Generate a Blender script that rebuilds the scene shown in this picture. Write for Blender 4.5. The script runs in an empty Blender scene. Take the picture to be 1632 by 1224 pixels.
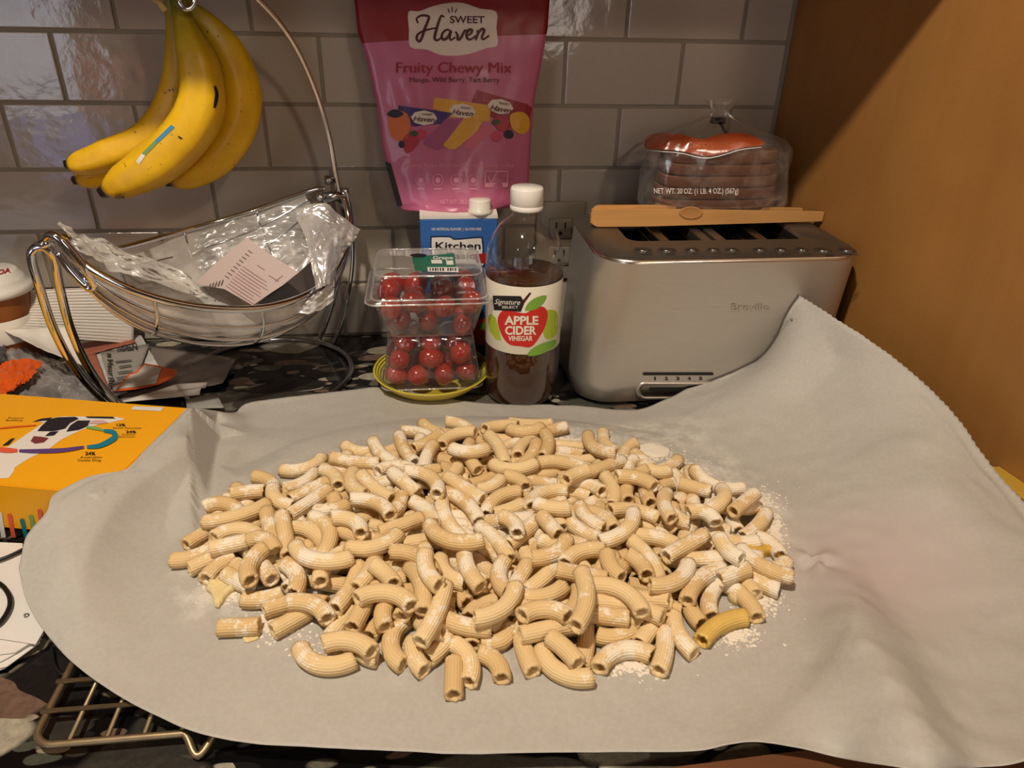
import bpy, bmesh, math, random
import numpy as np
from mathutils import Vector, Matrix, noise
random.seed(7)
V = Vector
sc = bpy.context.scene
COL = sc.collection

# ------------------------------------------------------------------ camera, world, lights, exposure
FPX = 1154.936
CAM = V((0.50965, -1.00701, 0.44711)); YAW, PIT, ROL = 0.126676, 0.489141, 0.0234897
FWD = V((math.sin(YAW)*math.cos(PIT), math.cos(YAW)*math.cos(PIT), -math.sin(PIT)))
_r = V((math.cos(YAW), -math.sin(YAW), 0)); _u = _r.cross(FWD)
RT = _r*math.cos(ROL) + _u*math.sin(ROL); UP = -_r*math.sin(ROL) + _u*math.cos(ROL)
cd = bpy.data.cameras.new('camera'); cam = bpy.data.objects.new('camera', cd); COL.objects.link(cam)
cd.sensor_fit = 'HORIZONTAL'; cd.sensor_width = 36; cd.lens = FPX/1632*36; cd.clip_start = 0.02
M3 = Matrix((RT, UP, -FWD)).transposed(); cam.matrix_world = Matrix.Translation(CAM) @ M3.to_4x4()
sc.camera = cam
sc.view_settings.view_transform = 'Standard'; sc.view_settings.look = 'None'
sc.view_settings.gamma = 1.0; sc.view_settings.use_curve_mapping = False
sc.view_settings.exposure = 0.18
w = bpy.data.worlds.new('world'); sc.world = w; w.use_nodes = True
w.node_tree.nodes['Background'].inputs[0].default_value = (1.0, 0.86, 0.7, 1)
w.node_tree.nodes['Background'].inputs[1].default_value = 0.02
def lamp(name, loc, to, size, power, col, shape='DISK'):
    l = bpy.data.lights.new(name, 'AREA'); l.shape = shape; l.size = size; l.energy = power; l.color = col
    o = bpy.data.objects.new(name, l); COL.objects.link(o); o.location = loc
    o.rotation_euler = (V(to)-V(loc)).to_track_quat('-Z', 'Y').to_euler(); return o
lamp('ceiling_light', (0.22, -1.02, 1.535), (0.5, -0.35, 0), 0.075, 19.0, (1.0, 0.88, 0.73))
lamp('ceiling_light', (1.5, -2.3, 1.52), (0.7, -0.1, 0.2), 0.14, 7.0, (1.0, 0.84, 0.66))
lamp('ceiling_light', (-0.9, -2.5, 1.52), (0.3, 0, 0.2), 0.14, 2.5, (1.0, 0.86, 0.70))
sc.cycles.sample_clamp_indirect = 4.0; sc.cycles.caustics_reflective = False; sc.cycles.caustics_refractive = False
sc.cycles.max_bounces = 10; sc.cycles.transparent_max_bounces = 24

# ------------------------------------------------------------------ authoring helpers
def ray(px, py):
    return (FWD + RT*((px-816)/FPX) - UP*((py-612)/FPX))
def atz(px, py, z=0.0):
    d = ray(px, py); t = (z-CAM.z)/d.z; return CAM + d*t
def aty(px, py, y):
    d = ray(px, py); t = (y-CAM.y)/d.y; return CAM + d*t
def plane(P0, N):
    P0 = V(P0); N = V(N).normalized()
    def f(px, py, n=0.0):
        d = ray(px, py); t = (P0-CAM).dot(N)/d.dot(N); return CAM + d*t + N*n
    return f
def cylmap(cx, cy, r):
    def f(px, py, n=0.0):
        d = ray(px, py); R = r + n
        ox, oy = CAM.x-cx, CAM.y-cy
        a = d.x*d.x+d.y*d.y; b = 2*(ox*d.x+oy*d.y); c = ox*ox+oy*oy-R*R
        D = b*b-4*a*c
        if D < 0: t = -b/(2*a)
        else: t = (-b-math.sqrt(D))/(2*a)
        return CAM + d*t
    return f
def cat(pts, k=8, closed=False):
    pts = [V(p) for p in pts]; n = len(pts); out = []
    rng = n if closed else n-1
    for i in range(rng):
        p0 = pts[(i-1) % n] if closed or i > 0 else pts[0]*2-pts[1]
        p1 = pts[i]; p2 = pts[(i+1) % n]
        p3 = pts[(i+2) % n] if closed or i+2 < n else pts[-1]*2-pts[-2]
        for j in range(k):
            t = j/k
            out.append(0.5*((2*p1)+(p2-p0)*t+(2*p0-5*p1+4*p2-p3)*t*t+(3*p1-p0-3*p2+p3)*t**3))
    if not closed: out.append(pts[-1].copy())
    return out
def tag(o, label, cat_, group=None, kind=None):
    o['label'] = label; o['category'] = cat_
    if group: o['group'] = group
    if kind: o['kind'] = kind
    return o
def struct(o, label=None):
    o['kind'] = 'structure'
    if label: o['label'] = label
    return o
def mesh(name, vs, fs, mat, parent=None, smooth=True, loc=None):
    me = bpy.data.meshes.new(name); me.from_pydata([tuple(v) for v in vs], [], fs); me.update()
    return link(name, me, mat, parent, smooth, loc)
def link(name, me, mat, parent=None, smooth=True, loc=None):
    if smooth:
        me.polygons.foreach_set('use_smooth', [True]*len(me.polygons))
    if mat and not me.materials: me.materials.append(mat)
    o = bpy.data.objects.new(name, me); COL.objects.link(o)
    if parent:
        o.parent = parent
        if loc is None: o.matrix_parent_inverse = Matrix.Identity(4); o.location = -wloc(parent)
    if loc is not None: o.location = loc
    return o
def wloc(o):
    l = V(o.location)
    while o.parent: o = o.parent; l += V(o.location)
    return l
def empty(name, loc, label=None, cat_=None, group=None):
    o = bpy.data.objects.new(name, None); COL.objects.link(o); o.location = loc; o.empty_display_size = .01
    if label: tag(o, label, cat_, group)
    return o
def tube(path, r, sides=10, closed=False, cap=True):
    path = [V(p) for p in path]; n = len(path); vs = []; fs = []
    rr = r if callable(r) else (lambda t: r)
    up = None
    for i in range(n):
        if closed: t = (path[(i+1) % n]-path[i-1]).normalized()
        else: t = (path[min(i+1, n-1)]-path[max(i-1, 0)]).normalized()
        if up is None: up = V((0, 0, 1)) if abs(t.z) < .9 else V((0, 1, 0))
        a = (up - t*up.dot(t)).normalized(); up = a; b = t.cross(a); q = rr(i/(n-1))
        for j in range(sides):
            f = 2*math.pi*j/sides; vs.append(path[i]+a*(q*math.cos(f))+b*(q*math.sin(f)))
    for i in range(n if closed else n-1):
        for j in range(sides):
            k = (i+1) % n
            fs.append((i*sides+j, i*sides+(j+1) % sides, k*sides+(j+1) % sides, k*sides+j))
    if cap and not closed:
        fs.append(tuple(range(sides-1, -1, -1))); fs.append(tuple((n-1)*sides+j for j in range(sides)))
    return vs, fs
def join(parts):
    vs = []; fs = []
    for v, f in parts:
        k = len(vs); vs += list(v); fs += [tuple(i+k for i in q) for q in f]
    return vs, fs
def lathe(prof, seg=48, c=(0, 0, 0), cap=False):
    vs = []; fs = []; n = len(prof)
    for r, z in prof:
        for j in range(seg):
            a = 2*math.pi*j/seg; vs.append(V((c[0]+r*math.cos(a), c[1]+r*math.sin(a), c[2]+z)))
    for i in range(n-1):
        for j in range(seg):
            fs.append((i*seg+j, i*seg+(j+1) % seg, (i+1)*seg+(j+1) % seg, (i+1)*seg+j))
    if cap: fs.append(tuple(range(seg-1, -1, -1))); fs.append(tuple((n-1)*seg+j for j in range(seg)))
    return vs, fs
def boxm(x0, x1, y0, y1, z0, z1, bev=0.0, seg=2):
    bm = bmesh.new(); bmesh.ops.create_cube(bm, size=1)
    for v in bm.verts:
        v.co = V(((x0+x1)/2+v.co.x*(x1-x0), (y0+y1)/2+v.co.y*(y1-y0), (z0+z1)/2+v.co.z*(z1-z0)))
    if bev: bmesh.ops.bevel(bm, geom=list(bm.edges), offset=bev, segments=seg, affect='EDGES', profile=.5)
    me = bpy.data.meshes.new('box'); bm.to_mesh(me); bm.free(); return me
def slab(poly, z0, z1):
    """prism from a polygon of points (x,y)"""
    n = len(poly); vs = [V((p[0], p[1], z0)) for p in poly]+[V((p[0], p[1], z1)) for p in poly]
    fs = [tuple(range(n-1, -1, -1)), tuple(range(n, 2*n))]+[(i, (i+1) % n, n+(i+1) % n, n+i) for i in range(n)]
    return vs, fs
def onmesh(ob, fallback=None):
    from mathutils.bvhtree import BVHTree
    bm = bmesh.new(); bm.from_mesh(ob.data); T = BVHTree.FromBMesh(bm); bm.free()
    def f(px, py, n=0):
        d = ray(px, py); h = T.ray_cast(CAM, d.normalized())
        if h[0] is None: return fallback(px, py, n)
        return h[0]+h[1]*n*(1 if h[1].dot(d) < 0 else -1)
    return f
def decal(name, pts, mapf, mat, parent, n=.0004, step=None, smooth=False):
    bm = bmesh.new(); f = bm.faces.new([bm.verts.new((p[0], p[1], 0)) for p in pts])
    if step:
        xs = [p[0] for p in pts]; ys = [p[1] for p in pts]
        for a, b, ax in ((min(xs), max(xs), 0), (min(ys), max(ys), 1)):
            k = int((b-a)/step)
            for i in range(1, k+1):
                co = [0, 0, 0]; no = [0, 0, 0]; co[ax] = a+(b-a)*i/(k+1); no[ax] = 1
                bmesh.ops.bisect_plane(bm, geom=bm.verts[:]+bm.edges[:]+bm.faces[:], plane_co=co, plane_no=no)
    for v in bm.verts: v.co = mapf(v.co.x, v.co.y, n)
    me = bpy.data.meshes.new(name); bm.to_mesh(me); bm.free()
    return link(name, me, mat, parent, smooth)
def ell(cx, cy, rx, ry, k=24, rot=0):
    c, s = math.cos(rot), math.sin(rot)
    return [(cx+rx*math.cos(a)*c-ry*math.sin(a)*s, cy+rx*math.cos(a)*s+ry*math.sin(a)*c) for a in [2*math.pi*i/k for i in range(k)]]
def blob(pts, k=5):
    return [(p.x, p.y) for p in cat([(a, b, 0) for a, b in pts], k, True)]
_tc = {}
def text_geo(s, shear=0, bold=0.0):
    k = (s, shear, bold)
    if k in _tc: return _tc[k]
    c = bpy.data.curves.new('t', 'FONT'); c.body = s; c.size = 1; c.shear = shear; c.offset = bold; c.resolution_u = 3
    o = bpy.data.objects.new('t', c); COL.objects.link(o)
    dg = bpy.context.evaluated_depsgraph_get(); dg.update()
    me = bpy.data.meshes.new_from_object(o.evaluated_get(dg))
    r = ([tuple(v.co) for v in me.vertices], [tuple(p.vertices) for p in me.polygons])
    bpy.data.objects.remove(o); bpy.data.curves.remove(c); bpy.data.meshes.remove(me)
    _tc[k] = r; return r
def text(s, x0, x1, ybase, h, mapf, mat, parent, n=.0006, shear=0, bold=0.0, rot=0.0, name='lettering', arc=0, cut=None):
    """letters fitted between px x0..x1, cap height h px, baseline at ybase (px), rot in px space"""
    vs, fs = text_geo(s, shear, bold)
    xs = [v[0] for v in vs]; mn, mx = min(xs), max(xs); W = x1-x0
    out = []
    c, sn = math.cos(rot), math.sin(rot)
    for v in vs:
        u = (v[0]-mn)/(mx-mn)*W; t = v[1]/.7*h + arc*(1-(2*u/W-1)**2)
        out.append(mapf(x0+u*c+t*sn, ybase+u*sn-t*c, n))
    return mesh(name, out, fs, mat, parent, False)
def strokes(lines, wpx, mapf, mat, parent, n=.0006, name='lettering', k=6, tf=lambda p: p):
    vs = []; fs = []
    for ln in lines:
        P = cat([(a, b, 0) for a, b in [tf(q) for q in ln]], k); m = len(P); b0 = len(vs)
        for i, p in enumerate(P):
            t = (P[min(i+1, m-1)]-P[max(i-1, 0)])
            t = t.normalized() if t.length > 1e-6 else V((1, 0, 0)); nn = V((-t.y, t.x, 0))
            ww = wpx/2*(.55+.45*math.sin(math.pi*min(1, (i+.6)/m*1.0)))
            for sgn in (-1, 1):
                q = p+nn*ww*sgn; vs.append(mapf(q.x, q.y, n))
        for i in range(m-1):
            a = b0+2*i; fs.append((a, a+1, a+3, a+2))
    return mesh(name, vs, fs, mat, parent, False)

# ------------------------------------------------------------------ materials
def srgb(r, g, b):
    f = lambda c: (c/255/12.92) if c/255 <= .04045 else ((c/255+.055)/1.055)**2.4
    return (f(r), f(g), f(b), 1)
class NT:
    def __init__(s, name):
        s.m = bpy.data.materials.new(name); s.m.use_nodes = True; s.t = s.m.node_tree
        s.b = s.t.nodes['Principled BSDF']; s.out = s.t.nodes['Material Output']
    def n(s, typ, **kw):
        nd = s.t.nodes.new(typ)
        for k, v in kw.items():
            if k in nd.inputs.keys() if isinstance(k, str) else False: nd.inputs[k].default_value = v
            else: setattr(nd, k, v)
        return nd
    def l(s, a, b): s.t.links.new(a, b)
    def ramp(s, src, stops, interp='LINEAR'):
        r = s.n('ShaderNodeValToRGB'); r.color_ramp.interpolation = interp
        e = r.color_ramp.elements
        while len(e) < len(stops): e.new(.5)
        for q, (p, c) in zip(e, stops): q.position = p; q.color = c if len(c) == 4 else (*c, 1)
        s.l(src, r.inputs[0]); return r
    def noise(s, scale, detail=4, rough=.5, coord='Object', vec=None, stretch=None):
        tc = s.n('ShaderNodeTexCoord') if coord != 'World' else s.n('ShaderNodeNewGeometry')
        src = tc.outputs[coord if coord != 'World' else 'Position']
        if stretch:
            mp = s.n('ShaderNodeMapping'); mp.inputs['Scale'].default_value = stretch; s.l(src, mp.inputs[0]); src = mp.outputs[0]
        nz = s.n('ShaderNodeTexNoise'); nz.inputs['Scale'].default_value = scale; nz.inputs['Detail'].default_value = detail; nz.inputs['Roughness'].default_value = rough
        s.l(src, nz.inputs['Vector']); return nz
    def bump(s, src, strength=.2, dist=.001):
        b = s.n('ShaderNodeBump'); b.inputs['Strength'].default_value = strength; b.inputs['Distance'].default_value = dist
        s.l(src, b.inputs['Height']); s.l(b.outputs[0], s.b.inputs['Normal']); return b
    def mix(s, fac, a, b):
        m = s.n('ShaderNodeMix'); m.data_type = 'RGBA'
        for q, i in ((fac, 0), (a, 6), (b, 7)):
            if hasattr(q, 'links'): s.l(q, m.inputs[i])
            else: m.inputs[i].default_value = q
        return m.outputs[2]
def mat(name, col, rough=.5, metal=0, spec=.5, coat=0, var=0, vscale=30, bump=0, bscale=200, trans=0, ior=1.45, sub=0):
    s = NT(name); b = s.b
    b.inputs['Base Color'].default_value = col; b.inputs['Roughness'].default_value = rough; b.inputs['Metallic'].default_value = metal
    b.inputs['Specular IOR Level'].default_value = spec; b.inputs['Coat Weight'].default_value = coat; b.inputs['IOR'].default_value = ior
    b.inputs['Transmission Weight'].default_value = trans
    if sub: b.inputs['Subsurface Weight'].default_value = sub; b.inputs['Subsurface Radius'].default_value = (.004, .002, .001)
    nz = s.noise(vscale, 5)
    lo = tuple(c*(1-var) for c in col[:3])+(1,); hi = tuple(min(1, c*(1+var)) for c in col[:3])+(1,)
    if var: s.l(s.mix(nz.outputs[0], lo, hi), b.inputs['Base Color'])
    if bump:
        n2 = s.noise(bscale, 4); s.bump(n2.outputs[0], bump, .0008)
    return s.m
def film(name, tint=(.9, .9, .9, 1), base=.15, streak=.3, sscale=60, rough=.12, dif=.5, bump=.5, stretch=(1, 1, 1)):
    """thin clear plastic: mostly see-through with gloss and a little haze"""
    s = NT(name); s.t.nodes.remove(s.b)
    tr = s.n('ShaderNodeBsdfTransparent'); tr.inputs[0].default_value = (.97, .97, .97, 1)
    gl = s.n('ShaderNodeBsdfGlossy'); gl.inputs['Color'].default_value = (1, 1, 1, 1); gl.inputs['Roughness'].default_value = rough
    df = s.n('ShaderNodeBsdfDiffuse'); df.inputs[0].default_value = tint
    nz = s.noise(sscale, 6, .6, stretch=stretch); bp = s.n('ShaderNodeBump'); bp.inputs['Strength'].default_value = bump; bp.inputs['Distance'].default_value = .002
    s.l(nz.outputs[0], bp.inputs['Height']); s.l(bp.outputs[0], gl.inputs['Normal']); 
    m1 = s.n('ShaderNodeMixShader'); m1.inputs[0].default_value = 1-dif; s.l(df.outputs[0], m1.inputs[1]); s.l(gl.outputs[0], m1.inputs[2])
    rp = s.ramp(nz.outputs[0], [(.45, (0, 0, 0, 1)), (.75, (1, 1, 1, 1))])
    lw = s.n('ShaderNodeLayerWeight'); lw.inputs[0].default_value = .25
    a = s.n('ShaderNodeMath', operation='MULTIPLY'); s.l(rp.outputs[0], a.inputs[0]); a.inputs[1].default_value = streak
    b = s.n('ShaderNodeMath', operation='MULTIPLY'); s.l(lw.outputs[1], b.inputs[0]); b.inputs[1].default_value = .55
    c = s.n('ShaderNodeMath', operation='ADD'); s.l(a.outputs[0], c.inputs[0]); s.l(b.outputs[0], c.inputs[1])
    d = s.n('ShaderNodeMath', operation='ADD'); s.l(c.outputs[0], d.inputs[0]); d.inputs[1].default_value = base; d.use_clamp = True
    m2 = s.n('ShaderNodeMixShader'); s.l(d.outputs[0], m2.inputs[0]); s.l(tr.outputs[0], m2.inputs[1]); s.l(m1.outputs[0], m2.inputs[2])
    s.l(m2.outputs[0], s.out.inputs[0]); return s.m

white_plastic = mat('white_plastic', srgb(225, 220, 210), .35)
black = mat('black_plastic', (.006, .006, .006, 1), .45)
dark = mat('dark_void', (.01, .009, .008, 1), .6)
chrome = mat('chrome', (.70, .74, .80, 1), .07, 1)
chrome_dull = mat('chrome_dull', (.42, .42, .43, 1), .2, 1)
print_white = mat('print_white', srgb(225, 220, 212), .5)
print_black = mat('print_black', srgb(25, 22, 22), .5)
print_maroon = mat('print_maroon', srgb(70, 15, 22), .5)
print_red = mat('print_red', srgb(165, 28, 32), .5)
print_grey = mat('print_grey', srgb(190, 185, 180), .5)
print_orange = mat('print_orange', srgb(225, 95, 25), .5)
print_yellow = mat('print_yellow', srgb(225, 165, 30), .5)
print_green = mat('print_green', srgb(110, 150, 45), .5)
print_teal = mat('print_teal', srgb(15, 120, 125), .5)
print_purple = mat('print_purple', srgb(90, 60, 120), .5)
print_pink = mat('print_pink', srgb(205, 90, 130), .5)

# granite: dark conglomerate with stretched pebbles of many colours
def granite():
    s = NT('granite'); tc = s.n('ShaderNodeTexCoord')
    mp = s.n('ShaderNodeMapping'); mp.inputs['Rotation'].default_value = (0, 0, .45); mp.inputs['Scale'].default_value = (.7, 1.5, 1)
    s.l(tc.outputs['Object'], mp.inputs[0])
    nz = s.n('ShaderNodeTexNoise'); nz.inputs['Scale'].default_value = 11; nz.inputs['Detail'].default_value = 2; s.l(mp.outputs[0], nz.inputs[0])
    sub = s.n('ShaderNodeVectorMath', operation='SUBTRACT'); s.l(nz.outputs['Color'], sub.inputs[0]); sub.inputs[1].default_value = (.5, .5, .5)
    scl = s.n('ShaderNodeVectorMath', operation='SCALE'); s.l(sub.outputs[0], scl.inputs[0]); scl.inputs['Scale'].default_value = .05
    add = s.n('ShaderNodeVectorMath', operation='ADD'); s.l(mp.outputs[0], add.inputs[0]); s.l(scl.outputs[0], add.inputs[1])
    cols = [(0, srgb(30, 28, 28)), (.25, srgb(52, 50, 46)), (.42, srgb(95, 90, 80)), (.55, srgb(140, 132, 114)), (.66, srgb(72, 74, 66)), (.76, srgb(106, 86, 74)), (.84, srgb(158, 152, 136)), (.93, srgb(100, 96, 88))]
    prev = srgb(11, 11, 13)
    for sc_, th, w_ in ((62, .40, .05), (30, .44, .05), (13, .47, .05)):
        v = s.n('ShaderNodeTexVoronoi'); v.inputs['Scale'].default_value = sc_; s.l(add.outputs[0], v.inputs['Vector'])
        rc = s.n('ShaderNodeSeparateColor'); s.l(v.outputs['Color'], rc.inputs[0])
        cr = s.ramp(rc.outputs[0], cols, 'CONSTANT')
        f = s.ramp(v.outputs['Distance'], [(th, (1, 1, 1, 1)), (th+w_, (0, 0, 0, 1))])
        present = s.ramp(rc.outputs[1], [(.16, (0, 0, 0, 1)), (.18, (1, 1, 1, 1))])
        mu = s.n('ShaderNodeMath', operation='MULTIPLY'); s.l(f.outputs[0], mu.inputs[0]); s.l(present.outputs[0], mu.inputs[1])
        prev = s.mix(mu.outputs[0], prev, cr.outputs[0])
    fine = s.noise(160, 6, .7)
    r = s.ramp(fine.outputs[0], [(.3, (.7, .7, .7, 1)), (.7, (1.3, 1.27, 1.22, 1))])
    m = s.n('ShaderNodeMix'); m.data_type = 'RGBA'; m.blend_type = 'MULTIPLY'; m.inputs[0].default_value = 1
    s.l(prev, m.inputs[6]); s.l(r.outputs[0], m.inputs[7]); s.l(m.outputs[2], s.b.inputs['Base Color'])
    s.b.inputs['Roughness'].default_value = .16; return s.m
def wood(name, c1, c2, rough=.45, stretch=(18, 18, 1.2), scale=3, coat=.15):
    s = NT(name); nz = s.noise(scale, 6, .6, stretch=stretch); n2 = s.noise(4, 3, .5)
    a = s.mix(nz.outputs[0], c1, c2)
    r = s.ramp(n2.outputs[0], [(.3, (.8, .8, .8, 1)), (.7, (1.1, 1.1, 1.1, 1))])
    m = s.n('ShaderNodeMix'); m.data_type = 'RGBA'; m.blend_type = 'MULTIPLY'; m.inputs[0].default_value = 1
    s.l(a, m.inputs[6]); s.l(r.outputs[0], m.inputs[7]); s.l(m.outputs[2], s.b.inputs['Base Color'])
    s.b.inputs['Roughness'].default_value = rough; s.b.inputs['Coat Weight'].default_value = coat; s.b.inputs['Coat Roughness'].default_value = .3
    s.bump(nz.outputs[0], .08, .001); return s.m
def tile_mat():
    s = NT('glazed_tile'); nz = s.noise(14, 3, .5, coord='World'); oi = s.n('ShaderNodeObjectInfo')
    c = s.mix(oi.outputs['Random'], srgb(168, 158, 144), srgb(180, 170, 156))
    s.l(c, s.b.inputs['Base Color']); s.b.inputs['Roughness'].default_value = .09; s.b.inputs['Specular IOR Level'].default_value = .5
    n2 = s.noise(70, 4, .6, coord='World'); ad = s.n('ShaderNodeMath', operation='MULTIPLY_ADD'); s.l(n2.outputs[0], ad.inputs[0]); ad.inputs[1].default_value = .2; s.l(nz.outputs[0], ad.inputs[2])
    s.bump(ad.outputs[0], .35, .004); return s.m
GRAN = granite(); TILE = tile_mat(); GROUT = mat('grout', srgb(140, 130, 116), .9, var=.1, bump=.3)
PANEL = wood('honey_wood', srgb(156, 106, 50), srgb(176, 124, 64), .5, (9, 9, .6), 4)
BROWN = wood('brown_wood', srgb(95, 58, 34), srgb(120, 76, 46), .45, (1.5, 18, 18), 4)
BEECH = wood('pale_wood', srgb(196, 140, 78), srgb(222, 168, 102), .55, (2, 30, 30), 5, 0)
PAINT = mat('wall_paint', srgb(190, 178, 160), .9)
# ------------------------------------------------------------------ the room
def quadbox(name, x0, x1, y0, y1, z0, z1, m, bev=0):
    return link(name, boxm(x0, x1, y0, y1, z0, z1, bev), m, smooth=False)
struct(quadbox('floor', -2.6, 3.0, -3.6, .05, -.98, -.92, mat('floor_boards', srgb(120, 84, 52), .4)))
struct(quadbox('ceiling', -2.6, 3.0, -3.6, .05, 1.56, 1.62, PAINT))
struct(quadbox('wall_left', -2.66, -2.6, -3.6, .05, -.92, 1.56, PAINT))
struct(quadbox('wall_right', 3.0, 3.06, -3.6, .05, -.92, 1.56, PAINT))
struct(quadbox('wall_front', -2.6, 3.0, -3.66, -3.6, -.92, 1.56, PAINT))
WF = mat('window_paint', srgb(220, 215, 205), .5)
def emis(name, col, st):
    q = NT(name); q.b.inputs['Base Color'].default_value = (.02, .02, .02, 1); q.b.inputs['Emission Color'].default_value = (*col, 1); q.b.inputs['Emission Strength'].default_value = st; return q.m
def window(name, x0, x1, z0, z1, m):
    wn = empty(name, ((x0+x1)/2, -3.59, (z0+z1)/2)); struct(wn); t = .05
    for (a, b, c, d) in ((x0-t, x1+t, z0-t, z0), (x0-t, x1+t, z1, z1+t), (x0-t, x0, z0, z1), (x1, x1+t, z0, z1), ((x0+x1)/2-.015, (x0+x1)/2+.015, z0, z1)):
        link('window_frame', boxm(a, b, -3.6, -3.56, c, d), WF, wn, False)
    link('window_pane', boxm(x0, x1, -3.598, -3.59, z0, z1), m, wn, False)
window('window_1', -2.15, -1.38, -.14, 1.0, emis('pale_daylight', (.82, .86, 1), 4.0))
window('tile_glare_panel', .85, 1.40, .25, 1.1, emis('tile_glare_glow', (1, .88, .80), 4.5))  # unseen glowing panel, added to give one upper tile its bright reflection
scn = empty('wall_screen', (-1.48, -3.5, -.32), 'screen glowing blue across the room, seen mirrored in the left tiles', 'screen')
link('bezel', boxm(-1.66, -1.30, -3.56, -3.53, -.47, -.17, .004), black, scn, False); link('display', boxm(-1.64, -1.32, -3.529, -3.527, -.45, -.19), emis('blue_glow', (.3, .42, 1), 3.0), scn, False)
rl = empty('red_lamp', (-1.21, -3.5, .07), 'small red glowing lamp across the room, seen mirrored in the left tiles', 'lamp')
v, f = lathe([(.0001, .09), (.05, .07), (.07, .02), (.06, -.03), (.03, -.05)], 16, (-1.21, -3.5, .05)); mesh('shade', v, f, emis('red_glow', (1, .16, .06), 3.0), rl)
v, f = tube([(-1.21, -3.5, 0), (-1.21, -3.5, -.92)], .01, 8); mesh('stand', v, f, black, rl)
# tiled back wall
wb = struct(quadbox('wall_back', -2.6, 1.04, .0024, .05, -.92, 1.56, GROUT))
A_, B_ = .155, .0805
tmesh = {}
def tilemesh(w_, h_):
    k = (round(w_, 4), round(h_, 4))
    if k not in tmesh: tmesh[k] = boxm(-w_/2, w_/2, 0, .009, -h_/2, h_/2, .0014, 2)
    return tmesh[k]
for row in range(0, 8):
    k = row+1; off = .0775 if k % 2 == 1 else 0.0
    i = -3
    while True:
        x0 = i*A_+off; x1 = x0+A_; i += 1
        if x1 < -.42: continue
        if x0 > .985: break
        x1 = min(x1, .9945)
        if x1-x0 < .012: continue
        me = tilemesh(x1-x0-.0042, B_-.0042)
        t = link('tile', me, TILE, wb, False, loc=((x0+x1)/2, random.uniform(-.0002, .0002), (row+.5)*B_))
        t.rotation_euler = (random.uniform(-.005, .005), 0, random.uniform(-.004, .004))
        t.parent = wb
# countertop and cabinets
tag(quadbox('countertop', -1.4, 1.3, -.80, 0.0, -.04, 0, GRAN, .003), 'black polished pebble granite countertop running along the tiled wall', 'countertop')
bc = quadbox('base_cabinet', -1.4, 1.3, -.76, -.0, -.90, -.0405, PANEL); tag(bc, 'wooden base cabinet carrying the granite countertop', 'cabinet')
uc = empty('upper_cabinet', (.2, -.16, .56), 'wooden wall cabinet hanging above the tiles, casting the shade on them', 'cabinet')
link('body', boxm(-1.3, .985, -.30, -.004, .565, 1.3, .002), PANEL, uc, False)
link('filler_strip', boxm(.976, 1.0405, -.317, -.300, .562, 1.3), PANEL, uc, False)  # unseen strip, added to stop light leaking between cabinet and side panel
for k in range(4): link('door', boxm(-1.3+k*.57, -1.3+k*.57+.565, -.318, -.3005, .562, 1.3, .003), PANEL, uc, False)
pn = V((.240, .036, 0)).normalized()
pd = V((.036, -.240, 0)).normalized()
P0 = V((.999, 0, 0)); P1 = P0+pd*.74
vs, fs = slab([(P0.x, P0.y-.0002), (P0.x+.03, P0.y-.0002), (P1.x+.03, P1.y), (P1.x, P1.y)], .0005, 1.5)
tag(mesh('tall_cabinet_side', vs, fs, PANEL, smooth=False), 'orange brown wooden side panel of the tall cabinet right of the toaster', 'cabinet')
def panelx(y): return .999 + (-y)*.036/.24
# outlet on the tiles beside the toaster
ox = aty(892, 362, 0).x; oz = aty(892, 320, 0).z
op = empty('wall_outlet', (ox, 0, oz-.057), 'white double power outlet plate on the tiles between bottle and toaster', 'outlet')
OUTM = mat('outlet_plastic', srgb(150, 140, 122), .4)
link('cover_plate', boxm(ox-.035, ox+.035, -.006, -.0006, oz-.114, oz, .002), OUTM, op, True)
for dz in (-.037, -.077):
    r = link('receptacle', boxm(ox-.017, ox+.017, -.0085, -.0055, oz+dz-.014, oz+dz+.014, .003), OUTM, op, True)
    for (dx, dy, hw, hh) in ((-.0064, .004, .0011, .0042), (.0064, .004, .0011, .0042), (0, -.0075, .0022, .0025)):
        link('slot', boxm(ox+dx-hw, ox+dx+hw, -.0088, -.0084, oz+dz+dy-hh, oz+dz+dy+hh), dark, r, False)

# ------------------------------------------------------------------ toaster
STEEL = NT('brushed_steel'); 
nz = STEEL.noise(60, 4, .6, stretch=(.4, .4, 9)); STEEL.b.inputs['Metallic'].default_value = .72
STEEL.l(STEEL.mix(nz.outputs[0], srgb(188, 182, 172), srgb(202, 196, 186)), STEEL.b.inputs['Base Color']); STEEL.b.inputs['Roughness'].default_value = .36
STEEL.bump(nz.outputs[0], .03, .0005); STEEL = STEEL.m
STEELTOP = mat('grey_cast_metal', srgb(120, 112, 102), .42, .85)
TX0, TX1, TYF, TYB, TZ = .700, 1.0148, -.268, -.064, .196
def rrect(x0, x1, y0, y1, r, k=8):
    pts = []
    for (cx, cy, a0) in ((x1-r, y1-r, 0), (x0+r, y1-r, 90), (x0+r, y0+r, 180), (x1-r, y0+r, 270)):
        for i in range(k+1):
            a = math.radians(a0+90*i/k); pts.append((cx+r*math.cos(a), cy+r*math.sin(a)))
    return pts
tt = empty('toaster', (.86, -.16, 0), 'large brushed steel four slot toaster with a row of buttons, against the wooden panel', 'toaster')
def loft(secs, cap0=False, cap1=False):
    n = len(secs[0]); vs = [V(p) for s_ in secs for p in s_]; fs = []
    for i in range(len(secs)-1):
        for j in range(n): fs.append((i*n+j, i*n+(j+1) % n, (i+1)*n+(j+1) % n, (i+1)*n+j))
    if cap0: fs.append(tuple(range(n-1, -1, -1)))
    if cap1: fs.append(tuple((len(secs)-1)*n+j for j in range(n)))
    return vs, fs
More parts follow.
